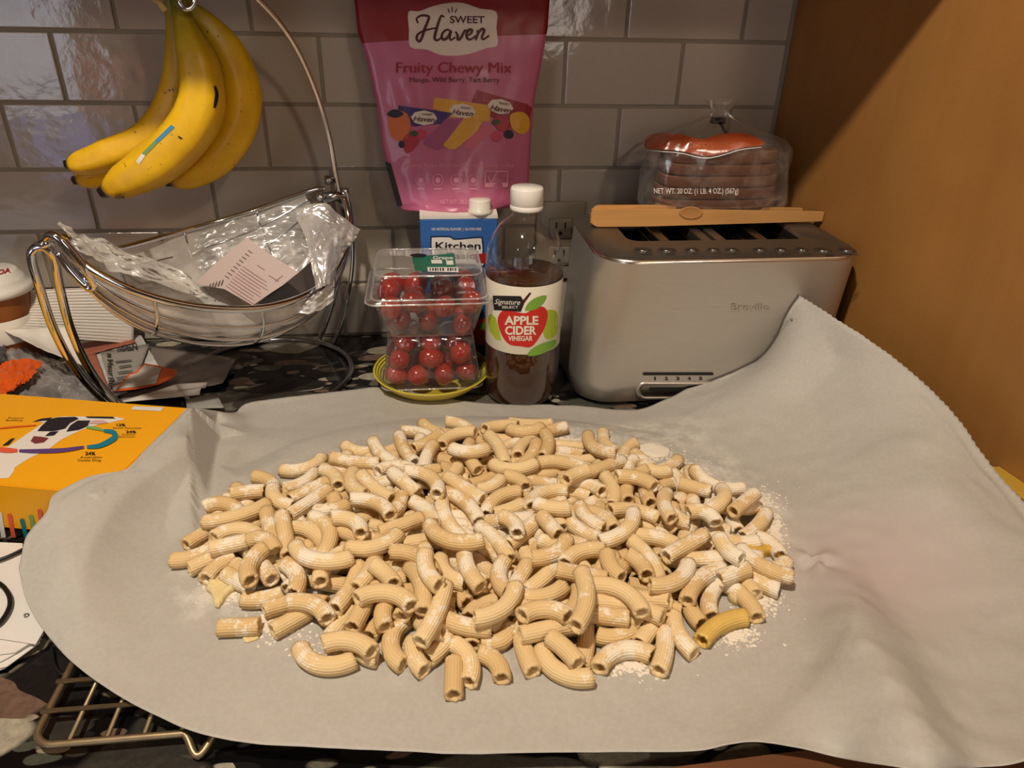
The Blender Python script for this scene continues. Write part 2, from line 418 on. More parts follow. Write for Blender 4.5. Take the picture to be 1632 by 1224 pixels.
def tsec(z, inset=0, r=.045):
    t = z/TZ; x0 = .688+(.012)*t+inset; x1 = TX1-.001-inset; y0 = -.243-.022*t+inset; y1 = TYB-inset+.0
    return [(a, b, z) for a, b in rrect(x0, x1, y0, y1, max(.005, r-inset))]
secs = [tsec(.0030, .008), tsec(.0065, .001)]+[tsec(z) for z in (.03, .06, .09, .12, .15, .175, TZ-.004)]
vs, fs = loft(secs); mesh('body', vs, fs, STEEL, tt)
vs, fs = loft([tsec(TZ-.004, .0), tsec(TZ-.0015, .0005), tsec(TZ, .003)]); mesh('rim_band', vs, fs, mat('rim_steel', srgb(205, 196, 182), .25, 1), tt)
base = [[(a, b, z) for a, b in rrect(.705, TX1-.014, -.232, TYB-.02, .03)] for z in (.0002, .0045)]
vs, fs = loft(base, True, True); mesh('base', vs, fs, black, tt)
# top plate with opening
ix0, ix1, iy0, iy1 = .748, .972, -.196, -.088
def insec(z, g=0): return [(a, b, z) for a, b in rrect(ix0+g, ix1-g, iy0+g, iy1-g, .016)]
vs, fs = loft([tsec(TZ, .003), [(a, b, TZ+.0015) for a, b, _ in tsec(TZ, .012)], [(a, b, TZ+.001) for a, b, _ in insec(0)], insec(TZ-.004, .003)]); mesh('top_plate', vs, fs, STEELTOP, tt)
vs, fs = loft([insec(TZ-.004, .003), insec(TZ-.08, .003)], False, True); mesh('slot_well', vs, fs, dark, tt, False)
HEAT = mat('heater_metal', srgb(110, 100, 90), .35, 1)
for i, xx in enumerate((.797, .850, .868, .921)):
    link('slot_divider', boxm(xx-.0065, xx+.0065, iy0+.003, iy1-.003, TZ-.016, TZ-.003, .002), STEELTOP if i in (1, 2) else HEAT, tt, False)
for xx in (.758, .786, .810, .838, .880, .908, .934, .962):
    v, f = tube([(xx, iy0+.004, TZ-.012), (xx, iy1-.004, TZ-.012)], .0011, 6); mesh('guard_wire', v, f, HEAT, tt)
bx = [1025, 1063, 1103, 1137, 1167, 1211, 1245, 1278, 1312, 1350]
BTN = mat('button_metal', srgb(112, 106, 98), .3, .9); MARK = mat('button_mark', srgb(60, 55, 50), .5)
for i, x in enumerate(bx):
    p = atz(x, 398+(.5 if i > 7 else 0), TZ+.002); rr = .0085 if i in (0, 1, 8, 9) else .0065
    v, f = lathe([(0.0001, .0036), (rr*.55, .0034), (rr*.85, .003), (rr, .0018), (rr*1.02, -.001)], 20, (p.x, p.y, TZ+.001)); b = mesh('button', v, f, BTN, tt)
    v, f = lathe([(rr*1.05, .0002), (rr*1.05, .0012), (rr*1.25, .0012), (rr*1.28, .0002)], 20, (p.x, p.y, TZ+.001)); mesh('button_ring', v, f, MARK, b)
    for dy in ((0, .004) if i in (0, 1, 8, 9) else (0,)):
        link('button_mark', boxm(p.x-.005, p.x+.005, p.y-.0145-dy, p.y-.0132-dy, TZ+.0016, TZ+.0020), MARK, tt, False)
fN = V((0, -.196, .022)).normalized(); fN = V((0, -1, -.112)).normalized()
tf = plane((.85, -.243, 0), fN)
# brand lettering embossed, slider slot, browning scale, lever plate
text('Breville', 1166, 1226, 494, 10, tf, mat('emboss', srgb(205, 198, 186), .25, 1), tt, n=.0012, bold=.01, name='brand_lettering')
def pill(x0, x1, y, h, k=8):
    r = h/2; P = []
    for i in range(k+1): a = math.pi/2+math.pi*i/k; P.append((x0+r+r*math.cos(a), y+r*math.sin(a)))
    for i in range(k+1): a = -math.pi/2+math.pi*i/k; P.append((x1-r+r*math.cos(a), y+r*math.sin(a)))
    return P
decal('scale_slot', pill(1024, 1137, 595.5, 4.5), tf, dark, tt, .0006)
for i, c in enumerate('12345'): text(c, 1041+i*18.2+(1.5 if i == 0 else 0), 1046.5+i*18.2-(1.5 if i == 0 else 0), 605.5, 5, tf, print_black, tt, n=.0006, bold=.02, name='scale_number')
def ring(outer, inner, mapf, n0, n1, m, name, parent):
    k = len(outer); secs = [[mapf(x, y, n0) for x, y in outer], [mapf(x, y, n1) for x, y in outer], [mapf(x, y, n1) for x, y in inner], [mapf(x, y, n0) for x, y in inner]]
    v, f = loft(secs); return mesh(name, v, f, m, parent)
lp = decal('lever_plate', pill(1021, 1150, 622, 19), tf, mat('lever_steel', srgb(165, 156, 142), .3, 1), tt, .0006)
ring(pill(1013.5, 1158, 622, 27), pill(1019, 1152, 622, 20), tf, .0, .0022, STEEL, 'lever_surround', tt)
decal('lever_slot', pill(1034, 1140, 620, 6), tf, dark, lp, .0010)
decal('crumb_tray', [(999, 651.5), (1004, 649), (1012, 647), (1080, 646), (1080, 650.5), (1040, 651.5)], tf, black, tt, .0008)
# wooden tongs on the toaster
tg = empty('toast_tongs', (.86, -.13, .2), 'pale wooden toast tongs lying across the top of the toaster', 'tongs')
def tong_arm(xs, yc, thick, prof):
    vs = []; fs = []; m = len(prof)
    for (x, z0, z1) in prof:
        for (dy, z) in ((-thick/2, z0), (-thick/2, z1), (thick/2, z1), (thick/2, z0)): vs.append(V((x, yc+dy, z)))
    for i in range(m-1):
        for j in range(4): fs.append((i*4+j, i*4+(j+1) % 4, i*4+4+(j+1) % 4, i*4+4+j))
    fs.append((3, 2, 1, 0)); fs.append((4*m-4, 4*m-3, 4*m-2, 4*m-1)); return vs, fs
def arm(yc, xa, xb, zoff=0, taper=.45):
    p0 = []; N = 22
    for t in [0, .0015, .004, .008, .013, .02, .028, .036]+[.036+.964*k_/18 for k_ in range(1, 19)]:
        x = xa+(xb-xa)*t; h = .0105*(1-taper*max(0, t-.25)/.75)
        if t < .035: h *= max(.3, 1-(1-t/.035)**2)**.5
        zc = TZ+.013+zoff-.001*t
        p0.append((x, zc-h, zc+h))
    return tong_arm(None, yc, .006, p0)
# cut the dimple as a shallow dish set into the front arm
A0 = aty(942, 338, -.136); A1 = aty(1323, 337, -.136)
xr = min(A1.x, panelx(-.136)-.002)
v, f = arm(-.136, A0.x, xr); me = bpy.data.meshes.new('a'); a1 = mesh('arm', v, f, BEECH, tg, False)
v, f = arm(-.121, A0.x+.004, xr-.022, .001); mesh('arm', v, f, BEECH, tg, False)
tp = plane((0, -.1391, 0), (0, -1, 0))
link('spacer', boxm(A0.x+.006, A0.x+.06, -.133, -.124, TZ+.005, TZ+.02), BEECH, tg, False)
DIM = wood('thumb_dish_wood', srgb(176, 120, 62), srgb(200, 146, 84), .6, (2, 30, 30), 5, 0)
k = 20; secs = []
for q, dn in ((1.0, .0006), (.97, .0011), (.86, .0009), (.6, .0004), (.3, .0002)): secs.append([tp(x, y, dn) for x, y in ell(1101, 339, 19*q, 10*q, k)])
v, f = loft(secs, False, True); mesh('thumb_dish', v, f, DIM, a1)

# ------------------------------------------------------------------ bread in its bag, on the back of the toaster
CR = mat('bread_crumb', srgb(150, 100, 62), .9, var=.25, vscale=90, bump=.8, bscale=300); CT = mat('bread_crust', srgb(96, 54, 28), .7, var=.2)
bcx, bcy = .884, -.092
zz = TZ+.004
for i in range(6):
    th = .0125; w_ = .079-.002*abs(i-2); d_ = .036
    o = empty('bread_slice', (bcx, bcy, zz+i*.0145), ['lowest', 'second lowest', 'third', 'fourth', 'fifth', 'topmost'][i]+' brown bread slice of the stack in the clear bag on the toaster', 'bread', 'bread slices in the bag')
    out = []
    for j in range(40):
        a = 2*math.pi*j/40; e = .55
        x = w_*math.copysign(abs(math.cos(a))**e, math.cos(a)); y = d_*math.copysign(abs(math.sin(a))**e, math.sin(a)); out.append((x+random.uniform(-.0006, .0006), y))
    tl = random.uniform(-.03, .03)
    S = lambda q, z: [(bcx+x*q, bcy+y*q, zz+i*.0145+z+tl*x*.3) for x, y in out]
    v, f = loft([S(.985, 0), S(1, .002), S(1.0, th-.002), S(.985, th)]); mesh('crust', v, f, CT, o)
    v, f = loft([S(.98, .0001), S(.982, .0005)], True, True); mesh('crumb', v, f, CR, o, False)
    v, f = loft([S(.98, th-.0006), S(.98, th-.0001)], True, True); mesh('crumb', v, f, CR, o, False)
BAGF = film('bread_bag_film', (.75, .72, .68, 1), .05, .28, 45, .12, .35, .5)
bb = empty('bread_bag', (bcx, bcy, TZ), 'clear bread bag with an orange band, knotted at the top, on the toaster', 'bag')
def bagsec(z, hw, hd, k=64, wob=.004, sx=0, ph=0):
    o = []
    for j in range(k):
        a = 2*math.pi*j/k; e = .75
        x = hw*math.copysign(abs(math.cos(a))**e, math.cos(a)); y = hd*math.copysign(abs(math.sin(a))**e, math.sin(a))
        q = 1+wob/hw*(noise.noise(V((math.cos(a)*3, math.sin(a)*3, z*30+ph)))*2+.6*math.sin(11*a+z*60))
        o.append((bcx+sx+x*q, bcy+y*q, z+.003*noise.noise(V((x*50, y*50, z*10)))))
    return o
prof = [(.0, .085, .034), (.004, .094, .037), (.02, .100, .040), (.035, .0975, .041), (.055, .094, .042), (.075, .093, .042), (.088, .090, .041), (.098, .080, .036), (.108, .052, .026), (.118, .028, .016), (.125, .012, .009), (.130, .008, .007), (.134, .012, .010), (.142, .018, .013)]
secs = [bagsec(TZ+.0035+z, hw, hd, sx=-.006 if z > .1 else 0, wob=.0035 if z > .01 else .001) for z, hw, hd in prof]
v, f = loft(secs, True); film_o = mesh('film', v, f, BAGF, bb)
def bagmap(px, py, n=0):
    # front of the bag: march the ray to the lofted elliptical body
    d = ray(px, py); t = (bcy-.06-CAM.y)/d.y
    for _ in range(200):
        p = CAM+d*t; z = p.z-TZ-.0035
        zs = [q[0] for q in prof]; hw = np.interp(z, zs, [q[1] for q in prof]); hd = np.interp(z, zs, [q[2] for q in prof])
        e = .75; v_ = (abs(p.x-bcx)/(hw+n+.003))**(2/e)+(abs(p.y-bcy)/(hd+n+.003))**(2/e)
        if v_ < 1: break
        t += .0006
    return CAM+d*t
ORB = film('orange_film', srgb(186, 80, 34), .78, .1, 40, .2, .8, .4)
bagmap0 = bagmap; bagmap = onmesh(film_o, bagmap0)
decal('orange_band', blob([(1030, 219), (1050, 212), (1085, 215), (1118, 222), (1150, 214), (1190, 214), (1216, 226), (1213, 232), (1180, 236), (1140, 247), (1118, 248), (1085, 241), (1050, 238), (1029, 236)], 4), bagmap, ORB, bb, .0008, 4, True)
strokes([[(1022, 239), (1050, 241), (1085, 244), (1118, 251.5), (1140, 250), (1180, 239), (1213, 235)]], 1.6, bagmap, print_white, bb, .001, 'stripe')
text('SEEDS', 1097, 1135, 237, 9, bagmap, mat('seed_print', srgb(200, 100, 45), .5), bb, n=.002)
text('NET WT. 20 OZ. (1 LB. 4 OZ.) (567g)', 1043, 1176, 308, 8.5, bagmap, print_white, bb, n=.0015, bold=.012)
secs = []
for i in range(7):
    a = i/6*2.4; z = .125+.0035*i; secs.append([(bcx-.008+math.cos(b)*(.0095+.001*math.sin(5*b+i)), bcy-.004+math.sin(b)*.0085, TZ+z-.006) for b in [2*math.pi*j/14 for j in range(14)]])
v, f = loft(secs[:3], True, True); mesh('twist_tie', v, f, black, bb)
v, f = tube([(bcx-.010, bcy-.014, TZ+.122), (bcx-.004, bcy-.020, TZ+.112), (bcx+.004, bcy-.024, TZ+.103), (bcx+.007, bcy-.027, TZ+.097)], .0022, 6); mesh('tie_end', v, f, black, bb)
# ------------------------------------------------------------------ vinegar bottle
BX, BY = .6245, -.198
def zfront(px, py, r=.0465): return aty(px, py, BY-r*.98).z
vb = empty('vinegar_bottle', (BX, BY, 0), 'clear plastic bottle of brown apple cider vinegar with a white screw cap', 'bottle')
PET = film('clear_plastic', (.8, .8, .78, 1), .012, .02, 30, .05, .05, .06)
LIQ = NT('vinegar'); LIQ.b.inputs['Base Color'].default_value = (.045, .013, .004, 1); LIQ.b.inputs['Roughness'].default_value = .06; LIQ.b.inputs['Transmission Weight'].default_value = 0; LIQ = LIQ.m
R_ = .0462
zct = aty(839, 301, BY-.012).z; zcb = aty(839, 340, BY-.018).z; LZ0, LZ1 = aty(835, 565, BY-R_).z, aty(835, 459, BY-R_).z; sh = LZ1+.012; K_ = (zcb-.006-sh)
shell = [(.030, .0005), (.040, .001), (.0445, .006), (.0455, .012), (R_, .02), (R_, LZ0-.006), (.0455, LZ0-.003), (.0455, LZ1+.003), (R_, LZ1+.006), (R_, sh), (.0458, sh+K_*.15), (.0445, sh+K_*.3), (.0415, sh+K_*.48), (.0370, sh+K_*.64), (.0305, sh+K_*.79), (.0230, sh+K_*.91), (.0175, sh+K_*.97), (.0158, sh+K_), (.0155, zcb+.002)]
v, f = lathe(shell, 56, (BX, BY, 0)); mesh('bottle_body', v, f, PET, vb)
liq = [(.028, .0015), (.0425, .003), (.0440, .008), (.0450, .02), (.0450, LZ0-.006), (.0443, LZ0-.003), (.0443, LZ1+.003), (.0448, LZ1+.0045), (.0446, LZ1+.005)]
v, f = lathe(liq, 56, (BX, BY, 0), True); mesh('vinegar', v, f, LIQ, vb)
cap = [(.0155, zcb), (.0182, zcb), (.0188, zcb+.001), (.0188, zcb+.0045), (.0180, zcb+.0052), (.0180, zcb+.0062), (.0188, zcb+.0068), (.0186, zct-.0025), (.0174, zct-.0004), (.0001, zct)]
vs = []; cm = lathe(cap, 72, (BX, BY, 0)); vv = cm[0]
for i, p in enumerate(vv):
    if i//72 in (6, 7) and i % 2 == 0: d = V((p.x-BX, p.y-BY, 0)).normalized(); vv[i] = p-d*.0005
mesh('screw_cap', vv, cm[1], mat('cap_plastic', srgb(232, 228, 218), .35), vb)
lm = cylmap(BX, BY, .0457)
z1 = zfront(835, 462); z0 = zfront(835, 566)
LAB = mat('label_paper', srgb(226, 220, 200), .5)
v, f = lathe([(.0458, LZ0-.0005), (.0460, LZ0), (.0460, LZ1), (.0458, LZ1+.0005)], 72, (BX, BY, 0)); lab = mesh('label', v, f, LAB, vb)
zl0, zl1 = .055, .116
def lm2(px, py, n=0.0):
    # px frame of the label in the photograph (y 458..567 at the middle) onto the cylinder
    p = cylmap(BX, BY, .0461+n)(px, py, 0); return p
ap = blob([(793, 513), (797, 499), (808, 493), (822, 497), (838, 499), (852, 491), (866, 489), (873, 500), (869, 520), (858, 540), (846, 553), (830, 552), (812, 549), (800, 535)], 4)
GR2 = mat('leaf_green', srgb(120, 165, 60), .5); GR3 = mat('lime_green', srgb(165, 185, 50), .5); APR = mat('apple_red', srgb(196, 42, 34), .5)
decal('apple_print', [(777, 503), (783, 500), (790, 507), (796, 528), (799, 543), (790, 541), (780, 527)], lm2, GR3, lab, .0001, 6)
decal('apple_print', blob([(866, 502), (873, 494), (886, 496), (889, 510), (887, 532), (874, 541), (866, 532)], 3), lm2, GR3, lab, .0001, 6)
decal('leaf_print', blob([(840, 566), (848, 556), (862, 548), (878, 543), (886, 542), (884, 552), (868, 562), (852, 567)], 3), lm2, GR2, lab, .00015, 6)
decal('apple_print', ap, lm2, APR, lab, .0002, 6)
decal('leaf_print', blob([(837, 495), (842, 483), (855, 474), (871, 471), (866, 483), (854, 493)], 3), lm2, GR2, lab, .0003, 6)
decal('stem_print', [(829, 484), (844, 466), (847, 467), (834, 485)], lm2, print_maroon, lab, .0003, 6)
decal('brand_plate', [(785, 471), (830, 472), (836, 482), (830, 497), (787, 494)], lm2, print_black, lab, .0003, 6)
text('Signature', 788, 829, 484.5, 8, lm2, print_white, lab, n=.0007, shear=.35, bold=.005, rot=.03)
text('SELECT', 800, 826, 491.5, 4, lm2, print_white, lab, n=.0007, bold=.01)
text('APPLE', 804, 858, 517, 13, lm2, LAB, lab, n=.0006, bold=.035)
text('CIDER', 805, 855, 533, 13, lm2, LAB, lab, n=.0006, bold=.035)
text('VINEGAR', 810, 849, 543, 7.5, lm2, LAB, lab, n=.0006, bold=.025)

# ------------------------------------------------------------------ broth carton
cx0, cx1, cyf, cyb = .5035, .602, -.100, -.036
czt = aty(700, 349, cyf).z
ct = empty('broth_carton', (.553, -.07, 0), 'blue cooking stock carton with a white spout cap, behind the stacked tomato boxes', 'carton')
CB = mat('carton_blue', srgb(48, 98, 165), .4); CW = mat('carton_white', srgb(222, 216, 206), .45)
link('body', boxm(cx0, cx1, cyf, cyb, .0005, czt, .0015), CB, ct, False)
vs, fs = slab([(cx0, cyf), (cx1, cyf), (cx1, cyb), (cx0, cyb)], czt, czt+.004); mesh('top_fold', vs, fs, CW, ct, False)
vs = [V(p) for p in ((cx0, cyf+.004, czt+.004), (cx1, cyf+.004, czt+.004), (cx1, cyb, czt+.012), (cx0, cyb, czt+.012), (cx0, cyb, czt+.004), (cx1, cyb, czt+.004))]
mesh('top_flap', vs, [(0, 1, 2, 3), (1, 5, 2), (0, 3, 4), (4, 3, 2, 5), (0, 4, 5, 1)], CW, ct, False)
cpx = aty(765, 335, -.0885).x
cp = [(.0150, 0), (.0155, .001), (.0155, .004), (.0140, .005), (.0140, .016), (.0130, .0175), (.0001, .0178)]
v, f = lathe(cp, 48, (cpx, -.0885, czt+.0045))
for i, p in enumerate(v):
    if i//48 in (3, 4) and i % 2: d = V((p.x-cpx, p.y+.0885, 0)).normalized(); v[i] = p-d*.0006
mesh('spout_cap', v, f, mat('spout_plastic', srgb(228, 222, 208), .4), ct)
cf = plane((0, cyf, 0), (0, -1, 0))
text('NO ARTIFICIAL FLAVORS  |  GLUTEN FREE', 688, 767, 367, 4.2, cf, print_white, ct, bold=.01)
decal('brand_plate', blob([(686, 380), (690, 376), (718, 376), (726, 380), (765, 377), (770, 382), (771, 405), (766, 430), (690, 430), (687, 410)], 3), cf, mat('navy', srgb(24, 40, 80), .5), ct, .0003)
decal('brand_plate', blob([(688, 382), (692, 378.5), (717, 378.5), (725, 382.5), (763, 379.5), (767.5, 384), (768.5, 405), (764, 427), (692, 427), (689, 410)], 3), cf, print_white, ct, .0005)
text('Kitchen', 694, 766, 397, 11.5, cf, print_black, ct, n=.0008, bold=.02)
text('Basics', 712, 766, 412, 10, cf, print_black, ct, n=.0008, bold=.02)
decal('red_banner', [(752, 405), (777, 403), (775, 420), (760, 418)], cf, print_red, ct, .0009)
text('ORIGINAL', 731, 790, 455, 8, cf, print_black, ct, n=.0008, bold=.03)
decal('vegetable_print', blob([(752, 520), (770, 507), (790, 515), (790, 545), (760, 548)], 3), cf, print_orange, ct, .0005)
decal('vegetable_print', ell(775, 520, 12, 6), cf, print_green, ct, .0007)
decal('dark_band', [(740, 552), (792, 550), (790, 566), (742, 568)], cf, mat('navy2', srgb(18, 24, 50), .5), ct, .0005)
text('vegetables', 738, 770, 560, 5, cf, print_grey, ct, n=.0008)

# ------------------------------------------------------------------ yellow bowl, tomatoes, clamshells
cc = (.512, -.172)
yb = empty('yellow_bowl', (cc[0], cc[1], 0), 'shallow yellow bowl with fine green rings under the tomato boxes', 'bowl')
YB = mat('yellow_glaze', srgb(212, 190, 62), .3, coat=.3); YG = mat('olive_glaze', srgb(120, 120, 40), .35)
prof = [(.0001, .004), (.038, .004), (.042, .001), (.045, .001), (.052, .008), (.063, .017), (.0725, .0265), (.0738, .0270), (.0738, .0258), (.0700, .0225)]
v, f = lathe([(.0001, .0005), (.036, .0005), (.040, .0006), (.052, .006), (.064, .0155), (.0738, .0262), (.0745, .0275), (.0732, .0280), (.062, .0185), (.050, .009), (.038, .0045), (.0001, .004)], 64, (cc[0], cc[1], 0)); mesh('bowl', v, f, YB, yb)
for r, z in ((.0715, .0272), (.0685, .0246), (.0655, .0222), (.0625, .0196), (.059, .0170)):
    v, f = tube([(cc[0]+r*math.cos(a), cc[1]+r*math.sin(a), z) for a in [2*math.pi*i/64 for i in range(64)]], .0007, 6, True); mesh('glaze_ring', v, f, YG, yb)
TM = NT('tomato_skin'); oi = TM.n('ShaderNodeObjectInfo'); TM.l(TM.mix(oi.outputs['Random'], srgb(118, 18, 12), srgb(168, 38, 22)), TM.b.inputs['Base Color']); TM.b.inputs['Roughness'].default_value = .15; TM.b.inputs['Coat Weight'].default_value = .4
nz = TM.noise(120, 3); TM.bump(nz.outputs[0], .08, .001); TM = TM.m
bm = bmesh.new(); bmesh.ops.create_uvsphere(bm, u_segments=20, v_segments=14, radius=1)
for v_ in bm.verts:
    r = math.hypot(v_.co.x, v_.co.y); v_.co.z -= .14*math.exp(-(r/.25)**2)*(1 if v_.co.z > 0 else -.4)
tme = bpy.data.meshes.new('tomato'); bm.to_mesh(tme); bm.free()
bm = bmesh.new(); bmesh.ops.create_circle(bm, cap_ends=True, radius=.16, segments=8)
for v_ in bm.verts: v_.co.z = .88
sme = bpy.data.meshes.new('scar'); bm.to_mesh(sme); bm.free(); sme.materials.append(mat('stem_scar', srgb(120, 60, 30), .8))
tme.materials.append(TM); tme.polygons.foreach_set('use_smooth', [True]*len(tme.polygons))
def tomato(p, r, label, group, rot):
    o = bpy.data.objects.new('grape_tomato', tme); COL.objects.link(o); o.location = p; o.scale = (r*.93, r*.93, r*1.12); o.rotation_euler = rot
    tag(o, label, 'tomato', group); s_ = bpy.data.objects.new('stem_scar', sme); COL.objects.link(s_); s_.parent = o
def packt(layers, hwf, group, label, seed, r0=.0150):
    rnd = random.Random(seed); n = 0
    for li, z in enumerate(layers):
        hw, hd = hwf(z); nx = max(3, int((2*hw-.004)/(r0*1.85))); ny = max(2, int((2*hd-.004)/(r0*1.85)))
        for i in range(nx):
            for j in range(ny):
                x = cc[0]-(hw-r0-.002)+(2*(hw-r0-.002))*(i+(.0 if (j+li) % 2 else .0))/(nx-1)+rnd.uniform(-.0030, .0030)
                y = cc[1]+.003-(hd-r0-.002)+(2*(hd-r0-.002))*j/(ny-1)+rnd.uniform(-.0015, .0025)
                r = r0*rnd.uniform(.82, 1.04); tomato((x, y, z+rnd.uniform(-.004, .004)), r, label, group, (rnd.uniform(-1.2, 1.2), rnd.uniform(-1.2, 1.2), rnd.uniform(0, 6))); n += 1
CLAM = film('clamshell_plastic', (.8, .78, .75, 1), .05, .12, 50, .07, .3, .3)
CLAMR = film('clamshell_rim', (.8, .78, .75, 1), .35, .3, 80, .1, .35, .5)
def clam_sec(z, hw, hd, r=.014, rib=0, k=10):
    pts = rrect(cc[0]-hw, cc[0]+hw, cc[1]+.003-hd, cc[1]+.003+hd, r, k); out = []
    # finer walls with vertical ribs
    n = len(pts)
    for i in range(n):
        a, b = pts[i], pts[(i+1) % n]; L = math.hypot(a[0]-b[0], a[1]-b[1]); m = 16 if L > .03 else 1
        for j in range(m):
            t = j/m; x = a[0]+(b[0]-a[0])*t; y = a[1]+(b[1]-a[1])*t
            if m > 1 and rib: 
                o_ = rib*(1 if (j//2) % 2 else 0); nx, ny = (b[1]-a[1])/L, -(b[0]-a[0])/L; x -= nx*o_; y -= ny*o_
            out.append((x, y, z))
    return out
# lower punnet: open side down over the bowl's tomatoes
lw = empty('tomato_box', (cc[0], cc[1], .012), 'lower clear ridged plastic box of red tomatoes, upside down in the yellow bowl', 'tomato box', 'clear tomato boxes')
def wlow(z): t = (z-.012)/.075; return (.062-.011*t, .050-.009*t)
secs = [clam_sec(z, *wlow(z), rib=.0016) for z in (.020, .03, .045, .06, .072, .080)]+[clam_sec(.0845, .048, .038, rib=.001), clam_sec(.0855, .044, .034)]
v, f = loft(secs, False, True); mesh('tub', v, f, CLAM, lw)
packt((.032, .0555, .0715), lambda z: (wlow(z)[0]-(.006 if z > .07 else 0), wlow(z)[1]-(.004 if z > .07 else 0)), 'tomatoes in the lower box', 'glossy red tomato inside the lower clear box standing in the yellow bowl', 3)
up = empty('tomato_box', (cc[0], cc[1], .0865), 'upper clear plastic box of red tomatoes with a green label on its lid', 'tomato box', 'clear tomato boxes')
def wup(z): t = (z-.0865)/.05; return (.052+.014*t, .042+.011*t)
secs = [clam_sec(.0868, .048, .038), clam_sec(.0878, .051, .041, rib=.001)]+[clam_sec(z, *wup(z), rib=.0014) for z in (.094, .105, .115, .125, .133)]+[clam_sec(.134, .0715, .060), clam_sec(.1375, .0725, .061)]
v, f = loft(secs, True, False); mesh('tub', v, f, CLAM, up)
secs = [clam_sec(.1372, .0735, .062), clam_sec(.1395, .0735, .062), clam_sec(.1400, .0665, .055), clam_sec(.150, .0655, .054, rib=.0006), clam_sec(.164, .0635, .052), clam_sec(.1675, .061, .0495)]
v, f = loft(secs, False, True); lid = mesh('lid', v, f, CLAM, up)
for z_, hw_, hd_ in ((.1372, .0735, .062), (.1402, .067, .0555), (.1672, .0615, .050)):
    v, f = tube([V(q) for q in clam_sec(z_, hw_, hd_)], .0011, 6, True); mesh('lid_rim', v, f, CLAMR, up)
v, f = tube([V(q) for q in clam_sec(.0215, .0625, .0505)], .0011, 6, True); mesh('tub_rim', v, f, CLAMR, lw)
packt((.1015, .1265), lambda z: wup(z), 'tomatoes in the upper box', 'glossy red tomato inside the upper clear box with the green lid label', 5)
lp_ = plane((0, 0, .1680), (0, 0, 1))
LG = mat('label_green', srgb(22, 104, 74), .4)
lb = decal('lid_label', [(656, 410), (724, 404), (728, 434), (662, 432)], lp_, LG, lid, .0004)
text('Grape', 690, 722, 414, 5, lp_, print_white, lb, n=.0008, bold=.02)
decal('label_patch', [(687, 415), (704, 415), (705, 421), (688, 421)], lp_, print_white, lb, .0008)
decal('label_patch', [(711, 416), (722, 416), (723, 423), (712, 423)], lp_, print_white, lb, .0008)
decal('label_patch', ell(667, 408, 13, 3), lp_, print_black, lb, .0009)
bc_ = decal('barcode_patch', [(681, 427), (730, 427), (731, 435), (682, 434)], lp_, print_white, lb, .0009)
for i in range(11): decal('barcode_bar', [(685+i*4, 428.5), (686.6+i*4+(i % 3)*.5, 428.5), (686.6+i*4+(i % 3)*.5, 433), (685+i*4, 433)], lp_, print_black, bc_, .0012) if i != 6 else None

# ------------------------------------------------------------------ pink pouch standing on the carton
PB = plane((.55, -.066, .205), (0, -1, .15))
bot = czt+.016
pk = empty('snack_pouch', (.56, -.08, bot), 'large pink and dark red pouch of fruit chews standing on the blue carton', 'pouch')
L_ = [(556, -75), (560, -30), (565, 0), (570, 48), (583, 90), (600, 165), (609, 230), (615, 258), (624, 292), (632, 325), (641, 335)]
R_e = [(880, -75), (878, -30), (876, 0), (873, 45), (861, 110), (850, 168), (846, 230), (843, 290), (838, 320), (815, 331)]
def bagedge(t, E): 
    q = t*(len(E)-1); i = min(int(q), len(E)-2); f_ = q-i; return (E[i][0]*(1-f_)+E[i+1][0]*f_, E[i][1]*(1-f_)+E[i+1][1]*f_)
def bulge(u, t):
    b = math.sin(math.pi*min(1, max(0, u)))**.8
    prof_ = .004+.020*max(0, t-.12)**.8
    wr = .0016*noise.noise(V((u*7, t*9, 1)))*(1-.2*t)+.0012*noise.noise(V((u*16+t*9, t*14-u*8, 3)))
    if t > .9: b = max(b, .0)
    return b*prof_+wr*min(1, 8*u*(1-u)+.1)
def pm(px, py, n=0.0):
    # t from y on both edges, u across
    ys = [e[1] for e in L_]; t = np.interp(py, ys, np.linspace(0, 1, len(ys))); a = bagedge(float(t), L_)[0]; b = bagedge(float(t), R_e)[0]
    u = (px-a)/(b-a); return PB(px, py, bulge(float(min(1, max(0, u))), float(t))+n)
PKM = NT('pink_foil'); nz = PKM.noise(14, 4, .6); PKM.l(PKM.mix(nz.outputs[0], srgb(170, 82, 116), srgb(192, 104, 136)), PKM.b.inputs['Base Color']); PKM.b.inputs['Roughness'].default_value = .38; PKM.b.inputs['Coat Weight'].default_value = .2; PKM.bump(nz.outputs[0], .35, .003); PKM = PKM.m
RDM = mat('dark_red_foil', srgb(132, 26, 34), .4, bump=.1, bscale=20)
NU, NV = 40, 60; vs = []; fs = []
for j in range(NV+1):
    t = j/NV; a = bagedge(t, L_); b = bagedge(t, R_e)
    for i in range(NU+1):
        u = i/NU; sag = (1-(2*u-1)**2)*2.5*max(0, t-.9)*10 if t > .9 else 0
        px = a[0]+(b[0]-a[0])*u; py = a[1]+(b[1]-a[1])*u+sag; vs.append(PB(px, py, bulge(u, t)))
nf_ = len(vs)
for j in range(NV+1):
    t = j/NV; a = bagedge(t, L_); b = bagedge(t, R_e)
    for i in range(NU+1):
        u = i/NU; px = a[0]+(b[0]-a[0])*u; py = a[1]+(b[1]-a[1])*u; q = PB(px, py, 0); vs.append(q+V((0, .0006+.012*math.sin(math.pi*u)*max(0, t-.1), 0)))
W1 = NU+1
for j in range(NV):
    for i in range(NU):
        fs.append((j*W1+i, (j+1)*W1+i, (j+1)*W1+i+1, j*W1+i+1)); fs.append((nf_+j*W1+i, nf_+j*W1+i+1, nf_+(j+1)*W1+i+1, nf_+(j+1)*W1+i))
